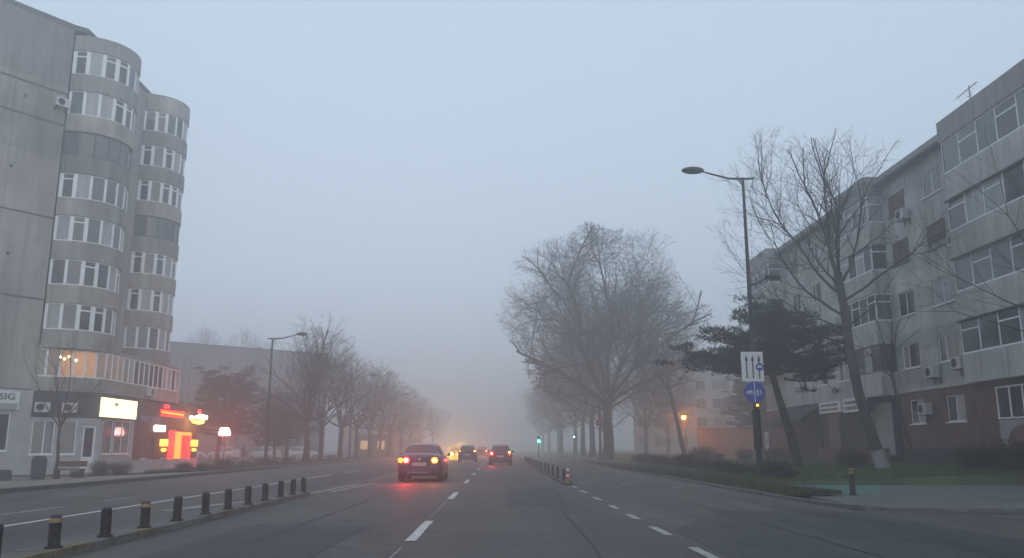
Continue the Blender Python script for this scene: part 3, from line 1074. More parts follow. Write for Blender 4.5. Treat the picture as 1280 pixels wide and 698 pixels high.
for z in (3.93, 3.55):
    b = MB(); b.tube([uv3(P0, P1, 3.9, z, -.1), uv3(P0, P1, 8.4, z, -.1)], .022, 8); b.build('outline_tube', 'neon_red', t)
text_mesh('BAR', .36, 'lettering', 'neon_red', t, uv3(P0, P1, 5.0, 4.2, -.1), (0, 1, 0), sx=1.5)
t = thing('neon_sign', (-23.9, 60.2, 2.3), 'small white glowing sign left of the red neon doorway', 'neon sign')
text_mesh('OPEN', .6, 'lettering', 'neon_white', t, uv3(P0, P1, 3.9, 2.6, -.12), (0, 1, 0), depth=.04, sx=1.25)
b = MB(); fbox(b, P0, P1, 2.9, 4.9, 2.26, 2.31, -.08, -.004); b.build('mounting_rail', 'dark_metal', t)
t = thing('neon_doorway', (-24.0, 64.4, .3), 'glowing orange and red neon frame round the bar door', 'neon doorway')
b = MB()
fbox(b, P0, P1, 6.8, 7.75, .45, 2.2, -.3, -.12); fbox(b, P0, P1, 6.8, 9.75, 2.204, 2.44, -.3, -.12)
b.build('orange_frame', 'neon_orange', t)
b = MB(); fbox(b, P0, P1, 6.0, 6.74, .35, 2.5, -.2, -.01); b.build('red_panel', 'neon_red', t)
b = MB(); fbox(b, P0, P1, 9.4, 9.75, .45, 2.2, -.28, -.1); b.build('red_jamb', 'neon_red', t)
b = MB(); fbox(b, P0, P1, 7.79, 9.36, .45, 2.16, -.1, -.01); b.build('door', 'neon_door', t)
lamp_light(t, (-23.3, 64.3, 1.7), (1, .03, .02), 130, .3)
for k, (u, lab) in enumerate(((4.9, 'left'), (10.95, 'right'))):
    t = thing('wall_lantern', uv3(P0, P1, u, 1.0, -.1), 'yellow lit box lantern on the %s of the neon doorway' % lab, 'wall lantern', 'lanterns beside the bar door')
    b = MB(); fbox(b, P0, P1, u - .5, u + .5, 1.4, 1.88, -.22, -.03); lg = b.build('upper_lamp_glass', 'neon_yellow', t)
    b = MB(); p = uv3(P0, P1, u, 1.13, -.14); b.ball(p, .14, .38, .13, 12, 8); b.build('lower_lamp_glass', 'neon_yellow', t, smooth=True)
    b = MB(); fbox(b, P0, P1, u - .55, u + .55, 1.885, 1.93, -.26, -.0); b.build('lamp_cap', 'dark_metal', t)
# low white terrace wall in front of the bar
t = thing('terrace_wall', (-22.4, 51.4, -.26), 'low white rendered terrace wall in front of the red bar', 'low wall')
for y0, y1 in ((51.4, 53.9), (54.3, 57.2), (57.7, 63.5)):
    b = MB(); b.box(-22.55, -22.35, y0, y1, -.35, .52 + .02 * (y0 % 3)); b.build('panel', 'shop_white', t)
for y in (53.95, 57.25):
    b = MB(); b.box(-22.6, -22.3, y, y + .32, -.35, .66); b.build('post', 'shop_white', t)

# air conditioners
P = (p0, p1)
aircon('', p0, p1, .75, 3.3, 'white air conditioner, left one of two on the dark fascia over the corner shop', 'air conditioners on the left tower', 1.0)
aircon('', p0, p1, 2.15, 3.3, 'white air conditioner, right one of two on the dark fascia over the corner shop', 'air conditioners on the left tower', 1.0)
aircon('', B, A, 9.7, 21.9, 'air conditioner high on the gable edge beside the second row of bay windows', 'air conditioners on the left tower', 1.0)
aircon('', FP0, FP1, 5.4, 16.2, 'air conditioner in the recess between the tower bays, halfway up', 'air conditioners on the left tower', 1.0)
aircon('', FP0, FP1, 5.5, 10.3, 'air conditioner in the recess between the tower bays, two floors above the lit windows', 'air conditioners on the left tower', 1.0)
aircon('', POD[2], POD[3], 6.3, 4.75, 'air conditioner under the glazed first floor beside the lit shop sign', 'air conditioners on the left tower', 1.0)

# ------------------------------------------------------------------ RIGHT APARTMENT BLOCK
RB = thing('apartment_block', (21, 45, .3), 'five storey panel block on the right with glazed balconies over a brick ground floor', 'apartment building')
W0, W1 = (21.0, 65.5), (21.0, 35.5)       # main wall, travel towards the camera (u = 65.5 - Y)
U = lambda y: 65.5 - y
sills = [5.25, 7.95, 10.7, 13.35]
ops = []
wins = []
for k, z in enumerate(sills):
    for (ya, yb) in ((41.1, 42.9), (37.5, 39.3)):
        h = 1.25 if k < 3 else 1.15
        wins.append((U(yb), U(ya), z, z + h, k, 'main'))
    for (ya, yb) in ((49.4, 51.2), (53.0, 54.6), (56.8, 58.4)):
        wins.append((U(yb), U(ya), z, z + 1.25, k, 'far'))
for (ya, yb) in ((41.1, 42.6), (37.5, 39.1)):
    wins.append((U(yb), U(ya), 2.45, 3.65, 9, 'ground'))
wm = MB()
facade(wm, W0, W1, 4.15, 15.3, [x for x in wins if x[4] < 9])
wm.build('wall', 'right_wall', RB)
wm = MB()
facade(wm, W0, W1, 1.25, 4.15, [x for x in wins if x[4] == 9])
wm.build('ground_floor_wall', 'brick', RB)
wm = MB(); fbox(wm, W0, W1, 0, 30, -.2, 1.25, -.05, .3); wm.build('plinth', 'plinth', RB)
wm = MB(); fbox(wm, W0, W1, -.05, 30, 15.3, 15.95, -.12, .4); wm.build('roof_parapet', 'roof_band', RB)
wm = MB(); fbox(wm, W0, W1, 0, 30, 4.05, 4.2, -.06, .0); wm.build('string_course', 'right_bay', RB)
# hidden sides and roof
wm = MB()
wm.quad((21, 65.5, -.2), (33, 65.5, -.2), (33, 65.5, 15.9), (21, 65.5, 15.9))
wm.quad((33, 65.5, -.2), (33, 8, -.2), (33, 8, 15.9), (33, 65.5, 15.9))
wm.quad((20, 8, -.2), (33, 8, -.2), (33, 8, 15.9), (20, 8, 15.9))
wm.build('side_wall', 'right_bay', RB)
wm = MB(); wm.box(20.5, 33, 8, 65.4, 15.3, 15.4); wm.build('roof', 'roofing', RB)
for (u0, u1, z0, z1, k, tp) in wins:
    if k == 9:
        window(RB, W0, W1, u0, u1, z0, z1, mull=(.5,), seed=int(u0)); continue
    if (k == 2 and tp == 'main') or (k == 3 and tp == 'main' and u0 < 24):
        f = window(RB, W0, W1, u0, u1, z0, z1, mull=(.5,), fm='frame_dark', seed=int(u0), curt=0)
        s = MB(); fbox(s, W0, W1, u0 + .01, u1 - .01, z0 + (.35 if u0 > 25 else .02), z1 - .01, .0, .04); s.build('roller_shutter', 'shutter', f)
        continue
    window(RB, W0, W1, u0, u1, z0, z1, mull=(.5,) if (k + int(u0)) % 2 else (.35,), seed=int(u0 * 3 + k), curt=.25, fm='frame_white')

# projecting glazed bays: (Y near, Y far, X front, levels, glazing bays)
def gbay(ya, yb, X, levels, n, top=None, base=None, dark=()):
    P0, P1 = (X, yb), (X, ya)
    L = yb - ya
    back = 21.0
    for k in levels:
        z = sills[k] - .05
        zp = z - 1.15
        p = MB()
        p.box(X - .03, back, ya, yb, zp - .08, zp + .1)           # slab
        p.box(X, X + .1, ya + .1, yb - .1, zp + .1, z)            # front parapet
        p.box(X, back, ya, ya + .1, zp + .1, z)                   # sides
        p.box(X, back, yb - .1, yb, zp + .1, z)
        p.build('balcony', 'right_bay', RB)
        z1 = z + 1.5
        fr = MB()
        pm_ = 'glass' if (k in dark or k == 2) else 'glass_mid'
        strips = []
        dk = k in dark
        rnd = random.Random(k * 7 + int(ya))
        segs = [(P0, P1, n)]
        side_n = max(1, int((back - X) / .7))
        segs.append(((X, ya), (back, ya), side_n))
        segs.append(((back, yb), (X, yb), side_n))
        for a, b, c in segs:
            LL = math.dist(a, b)
            fbox(fr, a, b, 0.02, LL - .02, z + .004, z + .08, .03, .09)
            fbox(fr, a, b, 0.02, LL - .02, z1 - .08, z1, .03, .09)
            for i in range(c + 1):
                u = LL * i / c
                fbox(fr, a, b, max(.02, u - .035), min(LL - .02, u + .035), z + .08, z1 - .08, .035, .085)
            msl = []
            for i in range(c):
                u0, u1 = LL * i / c, LL * (i + 1) / c
                if (i + k) % 2 == 0 or c < 3:
                    fbox(fr, a, b, u0 + .035, u1 - .035, z1 - .5, z1 - .43, .037, .083)
                q_ = rnd.random()
                msl.append('curtain' if q_ < .22 else ('glass' if q_ < .4 else pm_))
            strips.append(([uv3(a, b, min(LL - .03, max(.03, LL * i / c)), 0, .056)[:2] for i in range(c + 1)], msl))
        f = fr.build('balcony_window', 'frame_dark' if dk else 'frame_white', RB)
        for pts_, ml_ in strips: pane_strip(pts_, z + .04, z1 - .04, .01, ml_, f)
    if top:
        z = sills[levels[-1]] - .05 + 1.5
        p = MB(); p.box(X - .06, 21.4, ya - .03, yb + .03, z, top); p.build('bay_cornice', 'roof_band', RB)
gbay(12.0, 35.5, 20.0, (0, 1, 2, 3), 17, top=15.78)
gbay(43.5, 47.6, 20.1, (0, 1, 2, 3), 4, top=15.9, dark=(0,))
gbay(60.2, 65.3, 20.0, (1, 2, 3), 4, top=15.9, dark=(1,))
# wall closing behind/below the near bay
wm = MB(); wm.box(20.35, 20.6, 12, 35.4, 1.25, 4.0); wm.build('ground_floor_wall', 'brick', RB)
wm = MB(); wm.box(20.3, 20.6, 12, 35.45, -.2, 1.25); wm.build('plinth', 'plinth', RB)
a, b = (20.35, 35.4), (20.35, 12)
f = MB()
for u in (1.55, 2.4, 3.25, 4.1):
    fbox(f, a, b, u - .04, u + .04, 2.45, 3.65, -.06, -.002)
fbox(f, a, b, 1.5, 4.15, 2.4, 2.46, -.07, -.002); fbox(f, a, b, 1.5, 4.15, 3.64, 3.7, -.07, -.002)
fo = f.build('window', 'frame_white', RB); g = MB(); fbox(g, a, b, 1.59, 4.06, 2.46, 3.64, -.03, -.004); g.build('pane', 'glass', fo)
# whitewashed patch with a rounded brick arch at the frame edge
f = MB(); fbox(f, a, b, 1.5, 7.0, 1.27, 2.36, -.035, -.002); f.build('whitewashed_panel', 'far_wall', RB)
f = MB()
ap = [Vector(uv3(a, b, 2.9 + 1.0 * math.cos(t), 1.2 + .95 * math.sin(t), -.05)) for t in [math.pi * k / 12 for k in range(13)]]
cpt = Vector(uv3(a, b, 2.9, 1.2, -.05))
for q in range(12): f.tri(cpt, ap[q + 1], ap[q])
f.build('brick_arch', 'brick', RB)
# thin dark canopy ledge over near bay levels
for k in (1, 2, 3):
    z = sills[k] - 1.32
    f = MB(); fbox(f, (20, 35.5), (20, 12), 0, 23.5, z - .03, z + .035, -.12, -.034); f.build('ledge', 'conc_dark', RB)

# shops at the far end of the ground floor
SX = 20.55
S0, S1 = (SX, 60), (SX, 43.6)
wm = MB()
facade(wm, S0, S1, -.2, 4.1, [(9.8, 13.0, 1.4, 3.2), (13.3, 14.3, 1.0, 3.2), (2.0, 5.0, 1.0, 3.0), (6.6, 7.6, .4, 2.7)])
wm.quad((SX, 43.6, -.2), (21, 43.6, -.2), (21, 43.6, 4.1), (SX, 43.6, 4.1))
wm.build('shop_wall', 'plinth', RB)
window(RB, S0, S1, 9.8, 13.0, 1.4, 3.2, mull=(.35, .7), seed=2, curt=0, sill=False, fm='frame_dark', pm='glass_dull')
window(RB, S0, S1, 13.3, 14.3, 1.0, 3.2, mull=(), seed=2, curt=0, sill=False)
window(RB, S0, S1, 2.0, 5.0, 1.0, 3.0, mull=(.5,), seed=2, curt=0, sill=False, fm='frame_dark', pm='glass_dull')
d = MB(); fbox(d, S0, S1, 6.62, 7.58, .4, 2.68, .05, .1); d.build('door', 'glass_dull', RB)
w_ = MB(); fbox(w_, S0, S1, 14.45, 16.38, .9, 3.6, -.03, -.002); w_.build('painted_panel', 'far_wall', RB)
w_ = MB(); fbox(w_, S0, S1, 7.8, 9.5, .9, 3.3, -.03, -.002); w_.build('painted_panel', 'ochre_wall', RB)
w_ = MB(); w_.box(19.3, SX - .003, 44.2, 50.9, .1, 1.25); w_.build('brick_terrace', 'brick', RB)
for i, (u0, u1, z0, z1, lab) in enumerate(((12.4, 15.4, 3.22, 3.98, 'pale blue shop sign board with two grey text lines, nearer one of a pair'), (8.9, 12.1, 3.3, 3.95, 'pale striped shop sign board, farther one of a pair, behind the pine trunk'))):
    t = thing('shop_sign', uv3(S0, S1, (u0 + u1) / 2, z0, -.3), lab, 'sign', 'shop signs on the right block')
    b = MB(); fbox(b, S0, S1, u0, u1, z0, z1, -.95, -.85); b.build('panel', 'sign_white', t)
    b = MB()
    for q in (.1, .5):
        h = z1 - z0
        for c_ in range(10):
            uu = u0 + .25 + (u1 - u0 - .5) * c_ / 10
            fbox(b, S0, S1, uu, uu + (u1 - u0 - .5) / 10 * (.55 + .35 * ((c_ * 7 + i) % 3) / 2), z0 + h * q + .06, z0 + h * (q + .3), -.965, -.952)
    b.build('lettering', 'sign_text_grey', t)
    for u in (u0 + .3, u1 - .3):
        b = MB(); fbox(b, S0, S1, u - .03, u + .03, z0 + .3, z0 + .36, -.85, 0)
        b.build('bracket', 'grey_metal', t)
t = thing('awning', (20, 57, 3.0), 'dark green shop awning under the far end of the right block', 'awning')
b = MB()
P = [uv3(S0, S1, 0.3, 3.9, 0), uv3(S0, S1, 6.2, 3.9, 0), uv3(S0, S1, 6.2, 3.05, -1.3), uv3(S0, S1, .3, 3.05, -1.3)]
b.quad(*P); b.quad(*[(p[0], p[1], p[2] - .04) for p in reversed(P)])
b.quad(P[3], P[2], (P[2][0], P[2][1], P[2][2] - .35), (P[3][0], P[3][1], P[3][2] - .35))
b.build('fabric', 'awning_green', t)
b = MB()
for u in (.35, 6.15): b.tube([uv3(S0, S1, u, 2.6, 0), uv3(S0, S1, u, 2.95, -1.25)], .02, 6)
b.build('arm', 'dark_metal', t)

GA = 'air conditioners on the right block'
aircon('', W0, W1, U(39.6), 4.55, 'air conditioner left of a pair under the first floor window of the right block', GA)
aircon('', W0, W1, U(37.2), 4.75, 'air conditioner right of a pair under the first floor window, next to the balcony corner', GA)
aircon('', W0, W1, U(36.4), 10.3, 'air conditioner beside the balcony corner under the third floor shutter', GA)
aircon('', W0, W1, U(40.6), 2.85, 'air conditioner covering half a ground floor window in the brick wall', GA)
aircon('', W0, W1, U(41.0), 12.75, 'air conditioner under a top floor window of the right block', GA)

# ------------------------------------------------------------------ distant buildings in the fog
def farblock(name, P0, P1, depth, H, label, m, nfl, nw, z0=1.6, ww=1.5, hh=1.35, step=2.75, base=-.4):
    t = thing(name, (P0[0], P0[1], base), label, 'apartment building')
    L = math.dist(P0, P1)
    ops = []
    for k in range(nfl):
        for i in range(nw):
            u = L * (i + .5) / nw
            wd = ww * (1.7 if i % 3 == 1 else 1)
            ops.append((u - wd / 2, u + wd / 2, z0 + k * step, z0 + k * step + hh))
    b = MB(); facade(b, P0, P1, base, H, ops)
    Q0, Q1 = uv3(P0, P1, 0, 0, depth)[:2], uv3(P0, P1, L, 0, depth)[:2]
    for a, c in ((P1, Q1), (Q1, Q0), (Q0, P0)):
        b.quad((*a, base), (*c, base), (*c, H), (*a, H))
    b.build('wall', m, t)
    b = MB(); b.prism([P0, P1, Q1, Q0], H, H + .3); b.build('roof', 'roofing', t)
    for j, o in enumerate(ops[:95]):
        f = MB()
        fbox(f, P0, P1, o[0], o[0] + .08, o[2], o[3], .05, .12); fbox(f, P0, P1, o[1] - .08, o[1], o[2], o[3], .05, .12)
        fbox(f, P0, P1, (o[0] + o[1]) / 2 - .04, (o[0] + o[1]) / 2 + .04, o[2], o[3], .05, .12)
        f = f.build('window', 'far_frame', t)
        b = MB(); fbox(b, P0, P1, o[0] + .03, o[1] - .03, o[2], o[3], .08, .1); b.build('pane', 'glass_mid' if (j * 37) % 11 < 6 else 'glass', f)
    if len(ops) > 95:
        b = MB()
        for o in ops[95:]: fbox(b, P0, P1, o[0] + .03, o[1] - .03, o[2], o[3], .08, .1)
        x = b.build('pane', 'glass', t); x['kind'] = 'stuff'
    return t
farblock('apartment_block', (-66, 100), (-27, 132), 12, 15.6, 'long five storey block fading into fog behind the left pine', 'far_wall_brown', 5, 15)
farblock('apartment_block', (20.5, 128), (40, 122), 12, 15.2, 'pale four storey block in the fog behind the sodium street lamp', 'far_wall', 5, 7)
farblock('house', (-24, 150), (-14, 158), 9, 7, 'small pale building in fog beyond the left row of trees', 'far_wall', 2, 4)
t = thing('garden_wall', (21, 80, .2), 'low brownish garden wall behind the signpost, below the pale block', 'low wall')
b = MB(); b.box(20.4, 27.2, 86, 86.4, .2, 3.2); b.build('wall', 'ochre_wall', t)
b = MB(); b.box(20.3, 27.3, 85.95, 86.45, 3.2, 3.32); b.build('coping', 'roofing', t)
t = thing('kiosk', (-16.5, 118, .0), 'kiosk with glowing yellow windows between the left street trees', 'kiosk')
b = MB(); b.box(-20.2, -15.2, 121, 124, -.2, 3.0); b.build('wall', 'far_wall_brown', t)
b = MB(); b.box(-20.4, -15.0, 120.7, 124.2, 3.0, 3.2); b.build('roof', 'roofing', t)
for x in (-19.6, -17.2):
    b = MB(); b.box(x, x + 1.0, 120.9, 120.99, 1.1, 2.3); b.build('window', 'far_lit', t)
# ------------------------------------------------------------------ bare trees: limbs, boughs, branches and twigs
def vrot(d, ang, az):
    """turn unit vector d by ang away from itself, towards azimuth az around it"""
    a = d.orthogonal().normalized()
    b = d.cross(a)
    return (d * math.cos(ang) + (a * math.cos(az) + b * math.sin(az)) * math.sin(ang)).normalized()

def make_tree(name, seed, H, W, fork, rbase, label, cat, group, zlow=None, path=None, limbs=6, spread=(18, 58), trop=.045, jit=.07, twig_r=.008,
              bark='bark', twig='twig', white=0, dens=1.0, first=None, levels=5, cang=(28, 52), cx=None, ratio=.62, leader=True, seglen=.42, shrinkw=1.0, minlen=.4, limb_r=.5, wobble=1.0):
    rnd = random.Random(seed)
    zl = zlow if zlow is not None else fork * .85
    T, Cn = MB(), MB()
    path = path or [(0, 0, 0), (.05, .03, fork * .35), (-.03, .02, fork * .7), (0, 0, fork)]
    k = len(path)
    tr = [rbase * (1 - .28 * i / (k - 1)) for i in range(k)]
    T.tube([(path[0][0], path[0][1], -.5), (path[0][0], path[0][1], .03)] + path[1:], [rbase * 1.4, rbase * 1.2] + tr[1:], 10, cap=False)
    top = Vector(path[-1])
    c = Vector(cx) if cx else Vector((top.x, top.y, 0))
    zc, rz = (H + zl) / 2, (H - zl) / 2
    cut = max(.05, rbase * .24)
    wob = [rnd.uniform(0, 6.28) for _ in range(6)]
    def inside(p):
        x, y, z = (p.x - c.x) / (W / 2), (p.y - c.y) / (W / 2), (p.z - zc) / rz
        az = math.atan2(y, x)
        m = 1 + wobble * (.09 * math.sin(3 * az + wob[0]) * math.cos(2 * z + wob[1]) + .06 * math.sin(5 * az + wob[2] + 3 * z) + .05 * math.sin(7 * z + wob[3]))
        if z < 0: z *= .85
        return x * x + y * y + z * z < m * m
    def bough(p, d, r, L, lev):
        n = max(2, int(round(L / (seglen if lev < 3 else seglen * .8))))
        st = L / n
        pts, rr = [p.copy()], [r]
        rend = r * (.5 if lev < levels - 1 else .4)
        az = rnd.uniform(0, 6.28)
        kids = []
        for i in range(n):
            t = (i + 1) / n
            d = (d + Vector((rnd.gauss(0, jit), rnd.gauss(0, jit), rnd.gauss(0, jit) + trop * (1.0 if lev else .6)))).normalized()
            p = p + d * st
            rl = max(twig_r * .5, r + (rend - r) * t)
            pts.append(p.copy()); rr.append(rl)
            if (lev > 0 or t > .35) and not inside(p) and p.z > zl: break
            if lev < levels and t > (.28 if lev == 0 else .14) and i < n:
                pr = (.62, .8, .85, .8, .6, .5)[min(lev, 5)] * dens
                m_ = 1 + (lev >= 2 and rnd.random() < .25)
                for _ in range(m_):
                    if rnd.random() < pr:
                        az += 2.4 + rnd.gauss(0, .5)
                        dd = vrot(d, R(rnd.uniform(*cang)), az)
                        LL = L * ratio * (1.12 - .62 * t) * rnd.uniform(.65, 1.15)
                        if LL > minlen * .6: kids.append((p.copy(), dd, max(twig_r * .9, rl * rnd.uniform(.42, .66)), LL))
        else:
            if lev < levels and L * .6 > minlen * .8:
                a0 = rnd.uniform(0, 6.28)
                for q in range(2):
                    kids.append((p.copy(), vrot(d, R(rnd.uniform(10, 28)), a0 + q * math.pi), max(twig_r * .9, rr[-1] * .85), L * .62 * rnd.uniform(.8, 1.1)))
        if r > cut:
            q = sum(1 for x in rr if x > cut) + 1
            q = min(q, len(pts))
            T.tube(pts[:q], rr[:q], 8, cap=False)
            if q < len(pts): Cn.tube(pts[q - 1:], rr[q - 1:], 5, cap=False)
        else:
            Cn.tube(pts, rr, 4 if r > .03 else 3, cap=False)
        for kd in kids:
            if kd[3] >= minlen * .6: bough(kd[0], kd[1], kd[2], kd[3], lev + 1)
    if first is None:
        first = []
        reach = math.sqrt((W / 2) ** 2 + 0) 
        for i in range(limbs):
            a = 2.4 * i + rnd.uniform(-.4, .4)
            tl = R(spread[0] + (spread[1] - spread[0]) * ((i + .5) / limbs))
            hgt = (H - fork)
            # distance to the crown's shell along this direction
            dx = math.sin(tl); dz = math.cos(tl)
            L = 1 / math.sqrt((dx / (W / 2)) ** 2 + (dz / hgt) ** 2)
            f = 1 - .3 * (i / limbs)
            q = Vector(path[-1]).lerp(Vector(path[-2]), (1 - f) * .9)
            first.append((q, Vector((dx * math.cos(a), dx * math.sin(a), dz)), rbase * limb_r * rnd.uniform(.82, 1.1), L * .74))
    for (q, d, r, L) in first:
        bough(Vector(q), Vector(d).normalized(), r, L, 0)
    t = thing(name, (0, 0, 0), label, cat, group)
    T.build('trunk', bark, t, smooth=True, world=False)
    Cn.build('crown', twig, t, smooth=False, world=False)
    if white:
        b = MB(); p1_ = Vector(path[0]).lerp(Vector(path[1]), white / max(.1, path[1][2]))
        b.tube([(path[0][0], path[0][1], -.3), (path[0][0], path[0][1], .02), tuple(p1_)], [rbase * 1.42, rbase * 1.24, rbase * 1.16], 12, cap=False)
        b.build('limewash_band', 'limewash', t, smooth=True, world=False)
    return t

GR = 'bare street trees on the right verge'
GL = 'bare street trees on the left verge'
# protos
sp = Vector
big = make_tree('bare_tree', 47, 22.0, 19.4, 5.6, .52, 'largest bare tree on the right verge, with a wide domed crown over a forked trunk', 'tree', GR, zlow=5.4, twig_r=.0125, trop=.008, jit=.075, dens=.8, levels=5, ratio=.6, cang=(28, 62), wobble=1.1,
    path=[(0, 0, 0), (.1, 0, 2.0), (0, 0, 4.0), (.12, 0, 5.6)],
    first=[((.05, 0, 5.0), (-.9, .1, .72), .22, 11), ((.1, 0, 5.5), (-.6, -.2, .95), .24, 12.5), ((.12, 0, 5.6), (-.3, .2, 1), .22, 13), ((.12, 0, 5.6), (.04, -.25, 1), .19, 12.3), ((.12, 0, 5.6), (.3, .2, 1), .2, 12), ((.12, 0, 5.5), (.58, -.1, .92), .19, 11), ((.1, 0, 5.2), (.9, -.15, .72), .17, 9.2), ((.05, 0, 5.3), (.1, -.85, .7), .15, 8.6), ((0, 0, 5.1), (-.2, .85, .65), .15, 8.6),
           ((0, 0, 4.6), (-1, -.2, .42), .1, 6.2), ((.1, 0, 4.8), (1, .3, .4), .11, 7.2), ((.1, 0, 5.0), (.6, -.8, .5), .1, 7.4), ((.1, 0, 5.0), (-.6, .8, .5), .1, 7.4), ((.1, 0, 5.3), (-.6, -.6, .8), .12, 9.5), ((.1, 0, 5.3), (.55, .6, .8), .12, 9.5)])
big.location = (10.35, 80, .2)
mid = make_tree('bare_tree', 23, 19, 13, 5.0, .36, '', 'tree', GR, zlow=4.6, limbs=10, spread=(6, 66), twig_r=.013, trop=.015, dens=.95, levels=4, seglen=.5, limb_r=.4)
mid2 = make_tree('bare_tree', 37, 11.2, 8.2, 3.4, .25, '', 'tree', GL, zlow=3.0, limbs=10, spread=(6, 66), twig_r=.0105, wobble=1.8, trop=.015, dens=.84, levels=4, seglen=.32, limb_r=.38, jit=.085)
mid3 = make_tree('bare_tree', 41, 10.4, 7.2, 3.2, .21, '', 'tree', GL, zlow=2.9, limbs=9, spread=(6, 60), twig_r=.0105, wobble=1.8, trop=.02, dens=.84, levels=4, seglen=.32, limb_r=.38, jit=.085)
used = {}
def putree(p, loc, rz, label, s, group=None):
    k = p.name
    o = place(p, used.get(k), loc, rz, label, s)
    if group: o['group'] = group
    used[k] = True
    return o
ordn = ['first', 'second', 'third', 'fourth', 'fifth', 'sixth', 'seventh', 'eighth', 'ninth', 'tenth', 'eleventh', 'twelfth', 'thirteenth', 'fourteenth', 'fifteenth', 'sixteenth']
for i, (x, y, s) in enumerate(((11.2, 101, 1.0), (11.3, 113, .95), (12.2, 134, .92), (11.0, 148, .9), (11.8, 166, .9), (11.4, 190, .9), (11.6, 220, .9))):
    putree(mid, (x, y, .2), i * 1.3 + .4, 'fogged bare tree, %s beyond the domed tree on the right verge' % ordn[i], s)
for i, (x, y, s) in enumerate(((18.0, 103, .68), (22.5, 112, .62), (15.8, 126, .7))):
    putree(mid, (x, y, .3), i * 2.3 + 1, ['faint slim bare tree just right of the domed tree trunk in fog', 'faint bare tree standing against the pale foggy block', 'faint bare tree set back behind the right row in fog'][i], s, 'bare trees behind the right verge')
for i, (x, y, s, p) in enumerate(((-15.0, 66.5, 1.0, 0), (-15.2, 73, .95, 1), (-15.2, 82, .98, 0), (-15.4, 92, 1.0, 1), (-15.3, 101, 1.02, 0), (-15.4, 111, 1.0, 1), (-15.5, 121, 1.0, 0), (-15.4, 134, 1.0, 1), (-15.5, 150, 1.0, 0), (-15.5, 172, 1.0, 1), (-15.5, 200, 1.0, 0))):
    putree(mid2 if p == 0 else mid3, (x, y, .1), i * 1.7, 'bare street tree, %s of the left row counted from the lamp' % ordn[i] if i else 'nearest bare tree of the left row, right of the street lamp', s)
# taller bare trees whose tips show over the roof of the left background block
tall = make_tree('bare_tree', 53, 21.5, 9, 9, .25, '', 'tree', 'bare trees behind the left block', zlow=9, limbs=7, spread=(6, 45), twig_r=.013, dens=.8, levels=4, seglen=.5)
for i, (x, y, s) in enumerate(((-58, 136, .95), (-49.5, 139, 1.0), (-43, 142, 1.0))):
    putree(tall, (x, y, -.2), i * 2.0, 'faint bare treetop over the roof of the foggy left block, %s from the tower' % ordn[i], s)

# pruned ash-like tree in front of the right block: leaning trunk, long ascending shoots
ash = make_tree('bare_tree', 61, 14.7, 12.6, 8.6, .24, 'tall bare tree with ascending shoots and a pale trunk before the right block', 'tree', 'bare trees before the right block', zlow=5.2,
    path=[(0, 0, 0), (-.42, 0, 1.6), (-.8, 0, 3.2), (-1.02, 0, 4.9), (-1.12, .02, 6.8), (-1.3, 0, 8.6)], cx=(-1.9, 0, 0), trop=.055, jit=.075, twig_r=.0075, bark='bark_pale', white=.8, dens=1.0, levels=4, cang=(30, 56), seglen=.3, ratio=.56, minlen=.5,
    first=[((-1.3, 0, 8.5), (-.2, .1, 1), .085, 4.6), ((-1.3, 0, 8.6), (.25, -.1, 1), .085, 4.8), ((-1.28, 0, 8.3), (-.6, -.2, .9), .075, 4.6), ((-1.25, 0, 8.0), (.65, .25, .9), .07, 4.2), ((-1.2, 0, 7.6), (-1, .15, .6), .07, 5.0), ((-1.18, 0, 7.3), (.95, -.2, .5), .06, 4.0),
           ((-1.25, 0, 8.0), (-.1, -.75, .85), .06, 3.8), ((-1.25, 0, 7.8), (-.1, .8, .8), .06, 3.8), ((-1.12, 0, 6.6), (-1, -.3, .32), .06, 4.8), ((-1.1, 0, 6.0), (-.9, .5, .5), .045, 3.6), ((-1.08, 0, 6.2), (.9, .4, .45), .045, 3.2), ((-1.05, 0, 5.4), (-1, -.1, .2), .04, 3.6)])
ash.location = (16.5, 36.3, .38)
thin = make_tree('bare_tree', 67, 7.6, 3.6, 4.2, .085, 'thin young bare tree leaning before the brick ground floor', 'tree', 'bare trees before the right block', zlow=3.4, path=[(0, 0, 0), (-.25, 0, 1.2), (-.55, 0, 2.7), (-.75, 0, 4.2)], limbs=5, spread=(5, 45), twig_r=.006, levels=3, dens=.7, bark='bark_pale')
thin.location = (18.3, 37.0, .42)
# tree standing beyond the right edge of the frame whose thin boughs reach into it
edge = make_tree('bare_tree', 71, 11, 8, 4.6, .13, 'thin bare boughs of a tree reaching in over the right edge of the photo', 'tree', 'bare trees before the right block', zlow=3.5,
    path=[(0, 0, 0), (-.1, 0, 2), (-.3, 0, 4.6)], cx=(-1.6, 0, 0), twig_r=.005, trop=-.01, levels=3, dens=.6, seglen=.4, bark='bark_pale',
    first=[((-.3, 0, 4.6), (-.8, .1, .55), .03, 3.8), ((-.3, 0, 4.6), (-.5, -.2, .9), .032, 4.2), ((-.3, 0, 4.4), (-.9, .3, .2), .025, 3.4), ((-.3, 0, 4.6), (.1, .2, 1), .035, 4.5), ((-.3, 0, 4.5), (.7, .2, .8), .03, 4)])
edge.location = (18.2, 25.4, .12)
